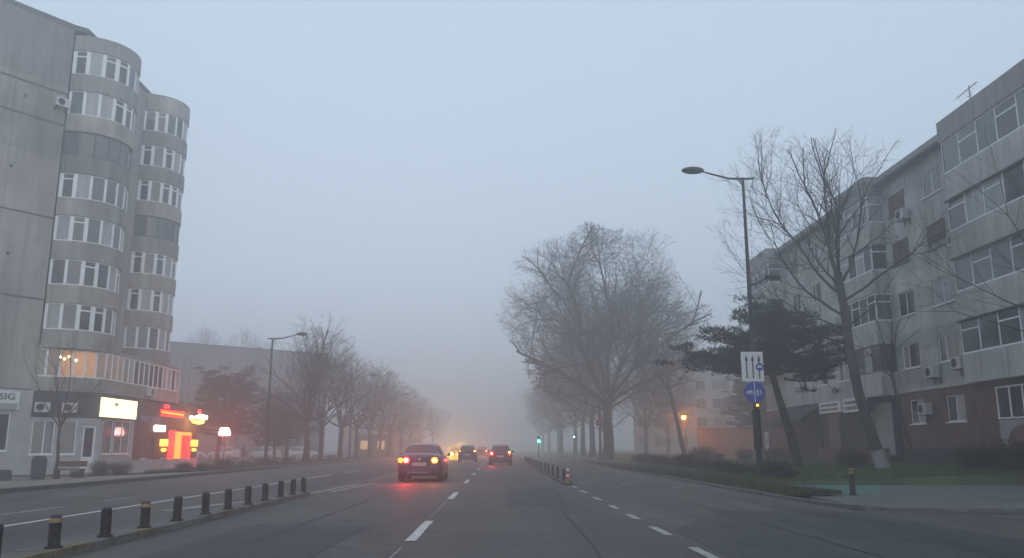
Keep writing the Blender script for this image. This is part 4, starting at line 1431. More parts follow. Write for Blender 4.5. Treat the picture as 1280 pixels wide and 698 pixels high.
# leaning thin tree in fog between domed tree and signpost, and two shop-front trees on the left
lean = make_tree('bare_tree', 79, 11, 7, 6.4, .2, 'slim leaning bare tree with level side boughs beside the sodium lamp', 'tree', GR, zlow=5.0, path=[(0, 0, 0), (-.4, 0, 2.2), (-.8, 0, 4.4), (-1.25, 0, 6.4)], limbs=8, spread=(5, 80), twig_r=.009, levels=4, dens=.8, bark='bark_pale')
lean.location = (16.3, 74, .3)
small = make_tree('bare_tree', 83, 7.2, 5.4, 2.6, .085, 'small bare tree with spreading twigs in front of the left corner shop', 'tree', 'bare trees by the left shops', zlow=2.4, limbs=6, spread=(8, 50), twig_r=.005, levels=3, dens=.75, trop=.04)
small.location = (-22.9, 44.5, -.2)

# ------------------------------------------------------------------ pines
def needle_pad(b, rnd, c, rx, ry, rz, n):
    for _ in range(n):
        a = rnd.uniform(0, 6.283); q = math.sqrt(rnd.random()); zz = rnd.gauss(0, .42)
        p = Vector((c[0] + rx * q * math.cos(a), c[1] + ry * q * math.sin(a), c[2] + rz * max(-1.1, min(1.4, zz)) + rz * .3 * (1 - q)))
        # a tuft: a few narrow blades fanning up and out from one point
        o = Vector((math.cos(a) * q, math.sin(a) * q, .55 + rnd.random() * .5)).normalized()
        for k in range(5):
            d = (o + Vector((rnd.gauss(0, .45), rnd.gauss(0, .45), rnd.gauss(0, .35)))).normalized()
            L = rnd.uniform(.10, .20); s = d.orthogonal().normalized() * .013
            s.rotate(Matrix.Rotation(rnd.uniform(0, 6.28), 3, d))
            b.tri(p - s, p + s, p + d * L)
def make_pine(seed, trunk, limbs, label, group, pads=1.0, leafm='needles', r=.2):
    rnd = random.Random(seed)
    t = thing('pine_tree', (0, 0, 0), label, 'pine tree', group)
    T, Cn, Li = MB(), MB(), MB()
    k = len(trunk)
    T.tube(trunk, [r * (1 - .6 * i / (k - 1)) for i in range(k)], 10, cap=False)
    T.tube([(trunk[0][0], trunk[0][1], -.5), trunk[0]], [r * 1.3, r * 1.05], 10, cap=False)
    for (s, e, pr, pn) in limbs:
        s = Vector(s); e = Vector(e)
        m1 = s.lerp(e, .35) + Vector((rnd.gauss(0, .15), rnd.gauss(0, .15), -.12))
        m2 = s.lerp(e, .7) + Vector((rnd.gauss(0, .15), rnd.gauss(0, .15), -.1))
        Li.tube([s, m1, m2, e], [.07, .055, .04, .02], 5, cap=False)
        for q in range(pn * 3):
            f = .3 + .75 * (q + rnd.random()) / (pn * 3)
            c = s.lerp(e, min(1.05, f)) + Vector((rnd.gauss(0, pr * .5), rnd.gauss(0, pr * .7), rnd.gauss(.06, .22)))
            base = s.lerp(e, max(.15, f - .15))
            Li.tube([base, base.lerp(c, .55) + Vector((0, 0, -.04)), c], [.024, .016, .009], 3, cap=False)
            sz = rnd.uniform(.22, .5)
            for j in range(3):
                cc = c + Vector((rnd.gauss(0, sz * .6), rnd.gauss(0, sz * .6), rnd.gauss(0, .08)))
                Li.tube([c, cc], [.009, .005], 3, cap=False)
            needle_pad(Cn, rnd, c, sz, sz, .12 + .12 * rnd.random(), int(52 * pads * sz / .35))
    T.build('trunk', 'bark', t, smooth=True, world=False)
    Li.build('branches', 'bark', t, smooth=False, world=False)
    Cn.build('crown', leafm, t, world=False)
    return t
rnd = random.Random(5)
lim = []
# crown spans about 8 m, flat bottomed and reaching far over the road side
tips = [(-5.7, -.4, 5.1), (-5.2, .8, 5.7), (-4.9, -1.0, 4.7), (-4.2, .2, 6.4), (-3.6, -1.5, 5.2), (-3.2, 1.2, 6.9), (-2.4, -.6, 7.5), (-1.5, .8, 8.0), (-1.6, -1.6, 6.7), (-.5, .2, 7.6), (.3, -1.2, 6.9), (.7, 1.2, 7.4), (1.3, .1, 6.9),
        (1.9, -1.0, 6.1), (2.4, .8, 6.6), (2.8, 0, 5.6), (2.4, -1.2, 4.9), (1.5, .9, 5.0), (-2.0, -1.2, 5.5), (-.2, 1.5, 5.7), (-3.2, -.3, 4.9), (-4.4, .3, 5.3), (.6, -1.6, 5.0), (1.8, .2, 4.3), (-2.7, .4, 6.0), (-.9, -.9, 6.2)]
for i, e in enumerate(tips):
    f = .35 + .6 * (e[2] - 4.9) / 3
    s = (-.2 - 1.0 * f, 0, 3.6 + 2.8 * f)
    lim.append((s, e, .58 if i % 3 else .74, 4 + i % 2))
pine = make_pine(5, [(0, 0, 0), (-.25, 0, 1.4), (-.6, .05, 2.8), (-.95, 0, 4.2), (-1.15, 0, 5.4), (-1.25, .1, 6.8)], lim, 'dark spreading pine with leaning trunk between signpost and right block', 'pine trees', pads=1.0, r=.24)
pine.location = (14.25, 40.2, .3)
def auto_pine(seed, H, W, label, trunk_lean=0.0, zl=.3, n=40, pads=.8):
    rnd = random.Random(seed)
    lim = []
    for i in range(n):
        z = H * (zl + (1 - zl) * (i + .5) / n)
        rr = W / 2 * math.sqrt(max(.05, 1 - ((z / H - .62) / .5) ** 2)) * rnd.uniform(.7, 1.1)
        a = i * 2.4 + rnd.random()
        lim.append(((trunk_lean * z / H, 0, z * .86), (trunk_lean * z / H + rr * math.cos(a), rr * math.sin(a), z + rnd.uniform(-.1, .25)), .68, 3))
    return make_pine(seed, [(0, 0, 0), (trunk_lean * .3, 0, H * .3), (trunk_lean * .6, 0, H * .6), (trunk_lean, 0, H * .93)], lim, label, 'pine trees', pads=pads)
p = auto_pine(15, 7.8, 6.0, 'dark pine behind the glowing red shop signs on the left', .5, .36); p.location = (-23.4, 71, -.2)
p2 = copy_tree(p); p2.location = (-20.8, 84, -.1); p2.rotation_euler.z = 2.4; p2.scale = (1.05, 1.05, .9); p2['label'] = 'foggy pine between the left street lamp and the first bare tree'
p3 = copy_tree(p); p3.location = (24.5, 78.5, .3); p3.rotation_euler.z = 1.1; p3.scale = (1.05, 1.05, .98); p3['label'] = 'foggy small pine behind the signpost, before the brownish garden wall'
p4 = copy_tree(p); p4.location = (-19.9, 76, -.1); p4.rotation_euler.z = 4; p4.scale = (.7, .7, .62); p4['label'] = 'small low pine behind the left street lamp pole'

# ------------------------------------------------------------------ shrubs and hedges
def make_shrub(name, seed, W, H, label, cat, group, sticks=260, leaves=500, leafm='shrub_leaf'):
    rnd = random.Random(seed)
    t = thing(name, (0, 0, 0), label, cat, group)
    S, L = MB(), MB()
    for _ in range(sticks):
        a = rnd.uniform(0, 6.28); q = rnd.random() ** .6
        b0 = Vector((rnd.gauss(0, W * .16), rnd.gauss(0, W * .16), -.05))
        e = Vector((W / 2 * q * math.cos(a), W / 2 * q * math.sin(a), H * (.45 + .6 * rnd.random() * math.sqrt(1 - q * q * .8))))
        m_ = b0.lerp(e, .55) + Vector((rnd.gauss(0, .06), rnd.gauss(0, .06), .04))
        S.tube([b0, m_, e], [.011, .008, .004], 3, cap=False)
        for k in range(max(1, leaves // sticks)):
            p = m_.lerp(e, rnd.random()) + Vector((rnd.gauss(0, .07), rnd.gauss(0, .07), rnd.gauss(0, .06)))
            d = Vector((rnd.gauss(0, 1), rnd.gauss(0, 1), rnd.gauss(.3, 1))).normalized(); s = d.orthogonal().normalized()
            r = rnd.uniform(.02, .045)
            L.quad(p - d * r, p + s * r * .6, p + d * r, p - s * r * .6)
    S.build('stems', 'twig', t, world=False)
    L.build('foliage', leafm, t, world=False)
    return t
sA = make_shrub('shrub', 3, 1.9, .85, '', 'shrub', 'low bare shrubs along the right kerb', 320, 1400)
sB = make_shrub('shrub', 8, 2.3, 1.15, '', 'shrub', 'low bare shrubs along the right kerb', 360, 1300)
us = {}
rnd = random.Random(9)
n = 0
for i in range(22):
    y = 30.2 + i * 1.95
    x = 10.2 + .28 * math.sin(i * 1.3) + (y - 30) * .028
    pr = sA if i % 2 == 0 else sB
    if i in (): continue
    o = place(pr, us.get(pr.name), (x, y, lawn_z(x) - .02), rnd.uniform(0, 6), 'low brownish shrub, number %d from the signpost along the right verge' % (i + 1), rnd.uniform(.42, .72))
    o['label'] = ('low brown bare shrub beside the signpost, nearest of the verge row' if i == 0 else 'low brown bare shrub, %s from the signpost along the right kerb row' % (ordn[i] if i < 16 else ['seventeenth', 'eighteenth', 'nineteenth', 'twentieth', 'twenty-first', 'twenty-second'][i - 16]))
    us[pr.name] = True
for i in range(9):
    x = 13.2 + i * 1.7; y = 58 + 3.2 * math.sin(i) + i * 1.5
    o = copy_tree(sB if i % 2 else sA); o.location = (x, y, lawn_z(x)); o.rotation_euler.z = i; s = .78 + .2 * math.sin(i * 2); o.scale = (s, s, s * 1.05)
    o['label'] = 'taller dark bush of the hedge behind the verge, %s from its road end' % ordn[i]; o['group'] = 'hedge bushes behind the right verge'
for i, (x, y, s) in enumerate(((18.6, 32.5, 1.0), (19.1, 30.3, 1.1), (16.9, 40.0, .6), (17.9, 43.0, .8))):
    o = copy_tree(sB); o.location = (x, y, lawn_z(x)); o.rotation_euler.z = i * 2; o.scale = (s, s, s)
    o['label'] = ['dark bush under the brick arch at the right wall', 'dark bush at the right photo edge on the lawn', 'small bush at the foot of the leaning pine', 'small dark bush before the brick terrace'][i]; o['group'] = 'bushes on the right lawn'
for i, (x, y, s) in enumerate(((-17.2, 47.0, .5), (-17.0, 49.5, .55), (-16.8, 52.5, .6), (-16.9, 57.2, .55), (-16.7, 60.5, .6), (-16.9, 64.0, .5), (-17.0, 69.0, .55), (-17.1, 77, .6), (-17.0, 87, .6))):
    o = copy_tree(sA if i % 2 else sB); o.location = (x, y, .0); o.rotation_euler.z = i; o.scale = (s, s, s)
    o['label'] = 'low dark shrub on the left verge, %s beyond the shop pavement' % ordn[i]; o['group'] = 'low shrubs on the left verge'
for i, (x, y, s, lab) in enumerate(((-21.9, 47.4, .62, 'leafy shrub by the lower wall of the corner shop under the lit sign'), (-21.6, 49.2, .75, 'taller shrub right of the other one under the lit shop sign'), (-24.6, 40.6, .6, 'low shrub at the left photo edge by the gable shop wall'), (-22.0, 44.9, .4, 'tiny dark shrub at the foot of the shop door wall'))):
    o = copy_tree(sA if i % 2 else sB); o.location = (x, y, -.24); o.rotation_euler.z = i * 1.4; o.scale = (s, s, s * 1.3)
    o['label'] = lab; o['group'] = 'shrubs by the left shops'
# ------------------------------------------------------------------ kerb bollards
def make_bollard(h, band, label, group, r=.067, cap=False):
    t = thing('bollard', (0, 0, 0), label, 'bollard', group)
    b = MB()
    b.tube([(0, 0, 0), (0, 0, .03)], [r * 1.5, r * 1.45], 18)
    b.tube([(0, 0, .03), (0, 0, h - .04), (0, 0, h - .012), (0, 0, h)], [r, r, r * .86, r * .5], 18)
    b.build('post', 'bollard_black', t, smooth=False, world=False)
    if band:
        for z in band:
            q = MB(); q.tube([(0, 0, z), (0, 0, z + .05)], [r + .004, r + .004], 18); q.build('reflective_band', 'band_gold', t, world=False)
    return t
plain = make_bollard(.385, (), '', 'black bollards on the left median')
banded = make_bollard(.385, (.3,), '', 'black bollards on the left median')
bys = [9.05, 10.25, 11.55, 12.8, 14.05, 15.4, 16.65, 17.95, 19.25, 20.6, 21.8, 23.0]
labs = ['near black bollard cut by the lower left photo corner', 'black bollard with a tan band on its top, the nearer of two banded ones', 'black bollard between the two tan-banded ones on the left median', 'black bollard with a tan band on its top, the farther of two banded ones']
labs += ['plain black bollard on the left median, %s beyond the farther banded one' % ordn[i] for i in range(7)] + ['last plain black bollard at the far tip of the left median']
us = {}
for i, y in enumerate(bys):
    p = banded if i in (1, 3) else plain
    place(p, us.get(p.name), (-5.2, y, .10), random.uniform(0, 6), labs[i], (1, 1, 1)); us[p.name] = True
for k, o in enumerate([o for o in bpy.data.objects if o.name.startswith('bollard') and o.type == 'EMPTY']):
    o.rotation_euler.x = .03 * math.sin(k * 2.1); o.rotation_euler.y = .035 * math.sin(k * 3.7 + 1)
ppl = copy_tree(plain)
us2 = False
ys_ = [31.9 + 3.25 * k for k in range(15)]
for i, y in enumerate(ys_):
    o = ppl if i == 0 else copy_tree(ppl)
    o.location = (2.45, y, .05)
    o.scale = (.78, .78, 1.2)
    o['label'] = 'thin black bollard on the right median, %s behind the orange delineator' % ordn[i]
    o['group'] = 'black bollards on the right median'
tall_b = make_bollard(.70, (.55, .63), 'taller black bollard with two gold bands at the corner of the right pavement', None, r=.07)
tall_b.location = (9.15, 22.0, .06)
if 'group' in tall_b: del tall_b['group']
# orange banded delineator at the island tip
t = thing('delineator_post', (2.45, 30.1, .1), 'orange and white banded marker post on the tip of the right median', 'delineator')
b = MB(); b.tube([(2.45, 30.1, .04), (2.45, 30.1, .16)], [.15, .12], 14); b.build('base', 'kerb_ochre', t)
for k, m in enumerate(('sign_red', 'sign_white', 'sign_red', 'sign_white')):
    b = MB(); b.tube([(2.45, 30.1, .16 + k * .1), (2.45, 30.1, .255 + k * .1)], [.065 - .006 * k, .06 - .006 * k], 14); b.build('band', m, t)

# ------------------------------------------------------------------ television aerials on the right roof
def aerial(x, y, h, n, label):
    t = thing('roof_aerial', (x, y, 15.4), label, 'television aerial', 'aerials on the right roof')
    b = MB(); b.tube([(0, 0, 0), (0, 0, h)], [.05, .03], 6); b.build('mast', 'grey_metal', t, world=False)
    b = MB(); b.tube([(-.1, .9, h - .25), (.1, -.5, h - .05)], .025, 5)
    for k in range(n):
        f = k / (n - 1); L = .5 - .28 * f
        p = Vector((-.1, .9, h - .25)).lerp(Vector((.1, -.5, h - .05)), f)
        b.tube([p - Vector((L * .5, 0, L * .35)), p, p + Vector((L * .5, 0, -L * .35))], .008, 4)
    b.build('antenna_array', 'grey_metal', t, world=False)
    b = MB()
    for k in range(6):
        z = h * (.35 + .09 * k); L = .42 - .04 * k
        b.tube([(0, -L, z + .12), (0, 0, z), (0, L, z + .12)], .016, 4)
    b.build('dipoles', 'grey_metal', t, world=False)
aerial(22.5, 36.9, 2.9, 8, 'taller spiky television aerial on the roof at the upper right corner')
aerial(22.5, 38.0, 1.9, 6, 'shorter television aerial left of the taller one on the right roof')

# ------------------------------------------------------------------ street lamps
def street_lamp(loc, H, label, arms, r=.09, s=1.0):
    x, y, z = loc
    t = thing('street_lamp', loc, label, 'street lamp', 'street lamps')
    b = MB(); b.tube([(x, y, z - .3), (x, y, z + 2.2), (x, y, z + H)], [r * 1.35, r * 1.15, r * .62], 14); b.build('pole', 'dark_metal', t)
    b = MB(); b.tube([(x, y, z - .1), (x, y, z + .12)], [r * 2, r * 1.8], 14); b.build('base_plate', 'dark_metal', t)
    for (h, reach, tail, rise, hs) in arms:
        b = MB()
        sg = 1 if reach > 0 else -1
        pts = [(x - tail * sg, y, z + h + .02), (x, y, z + h), (x + reach * .35, y, z + h + .02), (x + reach * .7, y, z + h + rise * .55), (x + reach, y, z + h + rise)]
        b.tube(pts, [.045 * s, .05 * s, .045 * s, .038 * s, .03 * s], 10)
        b.tube([(x, y, z + h - .35), (x + reach * .12, y, z + h - .01)], [.025, .025], 6)
        b.build('arm', 'dark_metal', t)
        b = MB()
        hx = x + reach + sg * .32 * hs
        b.ball((hx, y, z + h + rise + .03), .47 * hs, .22 * hs, .15 * hs, 18, 10)
        hd = b.build('lamp_head', 'dark_metal', t, smooth=True)
        b = MB(); b.ball((hx + sg * .04, y, z + h + rise - .02), .33 * hs, .15 * hs, .075 * hs, 16, 8); b.build('lens', 'glass', hd, smooth=True)
    return t
lampR = street_lamp((10.15, 33, .25), 12.05, 'tall dark street lamp carrying traffic signs beside the pine', [(12.0, -1.75, .45, .33, 1.02), (7.5, .75, .05, .3, .75)])
street_lamp((-15.3, 56.2, .1), 8.45, 'tall street lamp on the left verge, arm reaching over the road', [(8.4, 1.7, .3, .3, .8)], r=.085)
street_lamp((-15.2, 87, .1), 8.3, 'foggy street lamp pole among the left row of trees, second from the tower', [(8.3, 1.9, .3, .3, 1.0)], r=.09)
street_lamp((-15.2, 118, .1), 8.3, 'faintest street lamp pole, farthest in the left row', [(8.3, 1.9, .3, .3, 1.0)], r=.09)
street_lamp((9.75, 81, .2), 10.5, 'foggy lamp pole just left of the wide domed tree trunk', [(10.5, -2, .4, .3, 1.0)], r=.11)
# small clamp boxes on the poles
b = MB(); b.box(-15.42, -15.18, 56.0, 56.1, 3.9, 4.4); b.build('junction_box', 'dark_metal', bpy.data.objects['street_lamp.001'])
b = MB(); b.tube([(10.15, 33, 1.2), (10.15, 33, 2.75)], [.155, .15], 14); b.build('pole_sleeve', 'black_rubber', lampR)

# lane sign: white board, three arrows, blue disc with car
t = thing('lane_sign', (10.03, 32.8, 3.85), 'white board with three black arrows and a blue car disc on lamp post', 'traffic sign')
b = MB(); b.box(9.60, 10.47, 32.78, 32.8, 3.83, 5.0); b.build('panel', 'sign_white', t)
b = MB()
for x in (9.80, 10.05, 10.30):
    b.box(x - .022, x + .022, 32.765, 32.777, 3.95, 4.66)
    z = 4.64
    b.v += [(x - .062, 32.765, z), (x + .062, 32.765, z), (x, 32.765, z + .24), (x - .062, 32.777, z), (x + .062, 32.777, z), (x, 32.777, z + .24)]
    k = len(b.v) - 6
    b.f += [(k, k + 1, k + 2), (k + 5, k + 4, k + 3), (k, k + 3, k + 4, k + 1), (k + 1, k + 4, k + 5, k + 2), (k + 2, k + 5, k + 3, k)]
b.build('arrow', 'sign_black', t)
b = MB(); b.disc((10.31, 32.757, 4.40), .155, (0, 1, 0), .012, 28); dd = b.build('blue_disc', 'sign_blue', t)
b = MB(); b.box(10.2, 10.42, 32.742, 32.75, 4.37, 4.42); b.box(10.25, 10.37, 32.742, 32.75, 4.422, 4.46); b.build('car_symbol', 'sign_white', dd)
b = MB(); b.box(10.0, 10.3, 32.8, 32.95, 4.4, 4.5); b.build('bracket', 'grey_metal', t)
# round blue cycle and pedestrian sign
t = thing('cycle_path_sign', (10.08, 32.8, 3.0), 'round blue sign with white bicycle and pedestrians below the arrow board', 'traffic sign')
cz = 3.41; cx = 10.07
b = MB(); b.disc((cx, 32.79, cz), .41, (0, 1, 0), .02, 36); b.build('panel', 'sign_blue', t)
b = MB(); b.box(cx - .014, cx + .014, 32.768, 32.778, cz - .395, cz + .395); b.build('divider', 'sign_white', t)
def ring(b, cx, cz, r, wd, y0, y1, n=18):
    for k in range(n):
        a0, a1 = 2 * math.pi * k / n, 2 * math.pi * (k + 1) / n
        P = [(cx + q * math.cos(a), y0, cz + q * math.sin(a)) for a, q in ((a0, r), (a1, r), (a1, r - wd), (a0, r - wd))]
        b.quad(P[0], P[3], P[2], P[1])
b = MB()
for dx in (-.275, -.105): ring(b, cx + dx, cz - .03, .068, .02, 32.775, 32.775)
for (x0, z0, x1, z1) in ((-.275, -.03, -.22, .05), (-.22, .05, -.13, .05), (-.22, .05, -.19, -.03), (-.19, -.03, -.13, .06), (-.275, -.03, -.19, -.03), (-.105, -.03, -.135, .08), (-.135, .08, -.1, .085), (-.22, .05, -.235, .075)):
    b.tube([(cx + x0, 32.776, cz + z0), (cx + x1, 32.776, cz + z1)], .009, 5)
b.build('bicycle_symbol', 'sign_white', t)
b = MB()
for (ox, s) in ((.12, 1.0), (.24, .72)):
    x, z = cx + ox, cz - .02
    b.disc((x, 32.775, z + .13 * s), .026 * s, (0, 1, 0), .006, 12)
    for (x0, z0, x1, z1) in ((0, .1, 0, 0), (0, 0, -.04, -.12), (0, 0, .045, -.12), (0, .085, .05, .02), (0, .085, -.05, .03)):
        b.tube([(x + x0 * s, 32.775, z + z0 * s), (x + x1 * s, 32.775, z + z1 * s)], .016 * s, 5)
b.build('pedestrian_symbol', 'sign_white', t)
b = MB(); b.box(10.0, 10.3, 32.8, 32.95, 3.38, 3.43); b.build('bracket', 'grey_metal', t)
t = thing('windscreen_glint', (10.2, 32.8, 2.86), 'tiny amber windscreen reflection, added as a glowing ball below the round blue sign', 'amber light')  # made-up lens and housing, glowing in place of an amber windscreen reflection
b = MB(); b.ball((10.16, 32.82, 2.9), .05, .03, .045, 12, 8); b.build('lens', 'lamp_amber_soft', t, smooth=True)
b = MB(); b.tube([(10.16, 32.83, 2.9), (10.16, 32.9, 2.9)], [.06, .06], 12); b.build('housing', 'dark_metal', t)

# sodium lamp and its weaker sibling
for i, (x, y, z, r, m, lab) in enumerate(((18.5, 84, 4.25, .2, 'lamp_sodium', 'bright orange sodium lamp glowing beside the leaning bare tree'), (26.4, 85, 3.7, .07, 'lamp_small', 'weak orange lamp left of the signpost over the garden wall'))):
    t = thing('lit_lamp', (x, y, .2), lab, 'street lamp', 'distant lit lamps')
    b = MB(); b.tube([(x + .2, y + .1, .2), (x + .2, y + .1, z + .2), (x, y, z + .25)], .04, 8); b.build('pole', 'dark_metal', t)
    b = MB(); b.ball((x, y, z), r, r, r, 14, 8); b.build('bulb', m, t, smooth=True)
    lamp_light(t, (x, y - .35, z), (1, .3, .03), 260 if r > .1 else 30, .1)
    b = MB(); b.tube([(x, y, z + r * .7), (x, y, z + r * 1.6)], [r * 1.3, r * .3], 12); b.build('shade', 'dark_metal', t)

# no-stopping sign on the lamp pole by the domed tree
t = thing('no_stopping_sign', (9.7, 80.8, 3.3), 'round faded red no-stopping sign on the foggy lamp pole', 'traffic sign')
c = (9.72, 80.8, 3.62)
b = MB(); b.disc(c, .42, (0, 1, 0), .02, 30); b.build('panel', 'sign_red', t)
b = MB(); b.disc((c[0], c[1] - .014, c[2]), .31, (0, 1, 0), .006, 30); pb_ = b.build('field', 'sign_blue', t)
b = MB()
for s in (-1, 1):
    b.tube([(c[0] - .22, c[1] - .022, c[2] - .22 * s), (c[0] + .22, c[1] - .022, c[2] + .22 * s)], .045, 6)
b.build('cross', 'sign_red', t)
# illuminated sign on a post beyond the bar
t = thing('lit_sign', (-22.2, 69, -.2), 'white glowing sign with scalloped lower edge and red halo beside the dark pine', 'lit sign')
b = MB(); b.tube([(-22.2, 69.1, -.3), (-22.2, 69.1, 2.5)], .04, 8); b.build('post', 'dark_metal', t)
b = MB()
top = [(-22.55, 2.86), (-22.45, 2.9), (-21.98, 2.9), (-21.86, 2.86)]
bot = [(-21.7, 2.4), (-21.78, 2.26), (-21.9, 2.38), (-22.03, 2.24), (-22.17, 2.4), (-22.3, 2.24), (-22.43, 2.38), (-22.58, 2.26), (-22.68, 2.4)]
pts = top + bot
n = len(pts)
b.v = [(x, 68.88, z) for x, z in pts] + [(x, 69.0, z) for x, z in pts]
b.f = [tuple(range(n)), tuple(n + k for k in reversed(range(n)))] + [(k, n + k, n + (k + 1) % n, (k + 1) % n) for k in range(n)]
b.build('panel', 'neon_pink', t)
lamp_light(t, (-22.2, 68.5, 2.5), (1, .02, .04), 300, .15)
t.location = (-20.27, 63, -.09); t.scale = (.913, .913, .913)
t = thing('lit_sign', (-23.6, 66.4, 3.0), 'yellow and white glowing sign with a red tip above the bar corner', 'lit sign')
b = MB(); b.box(-24.1, -22.6, 66.45, 66.5, 3.15, 3.2); b.build('bracket', 'dark_metal', t)
rnd = random.Random(4)
up = [(-24.3 + 1.55 * k / 10, 3.78 + rnd.uniform(-.1, .08)) for k in range(11)]
lo = [(-24.3 + 1.55 * k / 10, 3.48 + rnd.uniform(-.04, .06)) for k in reversed(range(11))]
pts = up + lo; n = len(pts)
b = MB(); b.v = [(x, 66.2, z) for x, z in pts] + [(x, 66.3, z) for x, z in pts]
b.f = [tuple(reversed(range(n))), tuple(n + k for k in range(n))] + [(k, (k + 1) % n, n + (k + 1) % n, n + k) for k in range(n)]
b.build('upper_lettering', 'neon_white', t)
pts = [(-24.05, 3.42), (-22.95, 3.42), (-23.02, 3.14), (-23.5, 3.08), (-23.9, 3.2)]; n = 5
b = MB(); b.v = [(x, 66.2, z) for x, z in pts] + [(x, 66.3, z) for x, z in pts]
b.f = [tuple(reversed(range(n))), tuple(n + k for k in range(n))] + [(k, (k + 1) % n, n + (k + 1) % n, n + k) for k in range(n)]
b.build('lower_panel', 'neon_yellow', t)
b = MB(); b.ball((-23.4, 66.25, 4.05), .15, .08, .17, 8, 6); b.build('tip', 'neon_red', t)
lamp_light(t, (-23.4, 65.9, 3.2), (1, .7, .1), 90, .15)

# green traffic light far down the avenue
t = thing('traffic_light', (4.6, 96, .1), 'small green traffic light glowing in fog beside the right median', 'traffic light')
b = MB(); b.tube([(4.75, 100, 0), (4.75, 100, 2.5)], .06, 8); b.build('pole', 'dark_metal', t)
b = MB(); b.box(4.6, 4.9, 99.85, 100.1, 1.75, 2.65); b.build('housing', 'dark_metal', t)
b = MB()
for k in range(1): b.disc((4.75, 99.83, 2.05), .16, (0, 1, 0), .02, 16)
b.build('green_lamp', 'lamp_green', t)
b = MB(); b.disc((4.75, 99.84, 2.32), .1, (0, 1, 0), .02, 16); b.disc((4.75, 99.84, 2.55), .1, (0, 1, 0), .02, 16); b.build('dark_lamp', 'car_trim', t)
t.location = (4.75, 100, .1)
for ch in t.children:
    ch.location.x -= .15; ch.location.y -= 4
t2 = thing('lit_lamp', (10.6, 120, .2), 'tiny cool white lamp between two fogged right verge trunks', 'street lamp', 'distant lit lamps')
b = MB(); b.tube([(10.75, 120, .2), (10.75, 120, 2.9)], .05, 8); b.build('pole', 'dark_metal', t2)
b = MB(); b.ball((10.75, 119.9, 2.85), .09, .09, .09, 10, 6); b.build('bulb', 'lamp_cool', t2)

# ------------------------------------------------------------------ cars
def lerp_sections(S, ys):
    out = []
    for y in ys:
        for a, b in zip(S[:-1], S[1:]):
            if a[0] <= y <= b[0] + 1e-9:
                t = (y - a[0]) / (b[0] - a[0])
                t2 = t * t * (3 - 2 * t) * .35 + t * .65
                out.append([y] + [a[k] + (b[k] - a[k]) * t2 for k in range(1, len(a))])
                break
    return out
# section: y, half width, sill z, belt z, belt half width, top z, top half width
SEDAN = [(-2.2, .66, .42, .80, .62, .88, .52), (-2.14, .80, .32, .92, .72, .985, .62), (-1.95, .85, .24, .95, .76, 1.02, .64), (-1.62, .865, .2, .96, .79, 1.05, .62), (-1.0, .87, .19, .96, .81, 1.38, .55), (-.4, .87, .19, .95, .82, 1.44, .57), (.2, .87, .19, .93, .82, 1.42, .58), (.55, .87, .19, .92, .82, 1.32, .58), (1.15, .865, .2, .88, .79, .97, .66), (1.8, .84, .22, .76, .74, .82, .58), (2.1, .76, .28, .66, .64, .70, .5), (2.2, .62, .38, .56, .54, .6, .42)]
HATCH = [(-1.98, .68, .42, .86, .66, .96, .56), (-1.93, .82, .32, .98, .76, 1.10, .62), (-1.75, .855, .24, 1.0, .79, 1.34, .58), (-1.35, .865, .2, .99, .81, 1.48, .56), (-.5, .87, .19, .97, .82, 1.52, .58), (.2, .87, .19, .95, .82, 1.49, .58), (.5, .87, .19, .94, .82, 1.38, .58), (1.05, .865, .2, .92, .79, 1.02, .66), (1.65, .84, .22, .8, .74, .86, .58), (1.92, .76, .28, .68, .64, .72, .5), (2.0, .62, .38, .58, .54, .62, .42)]
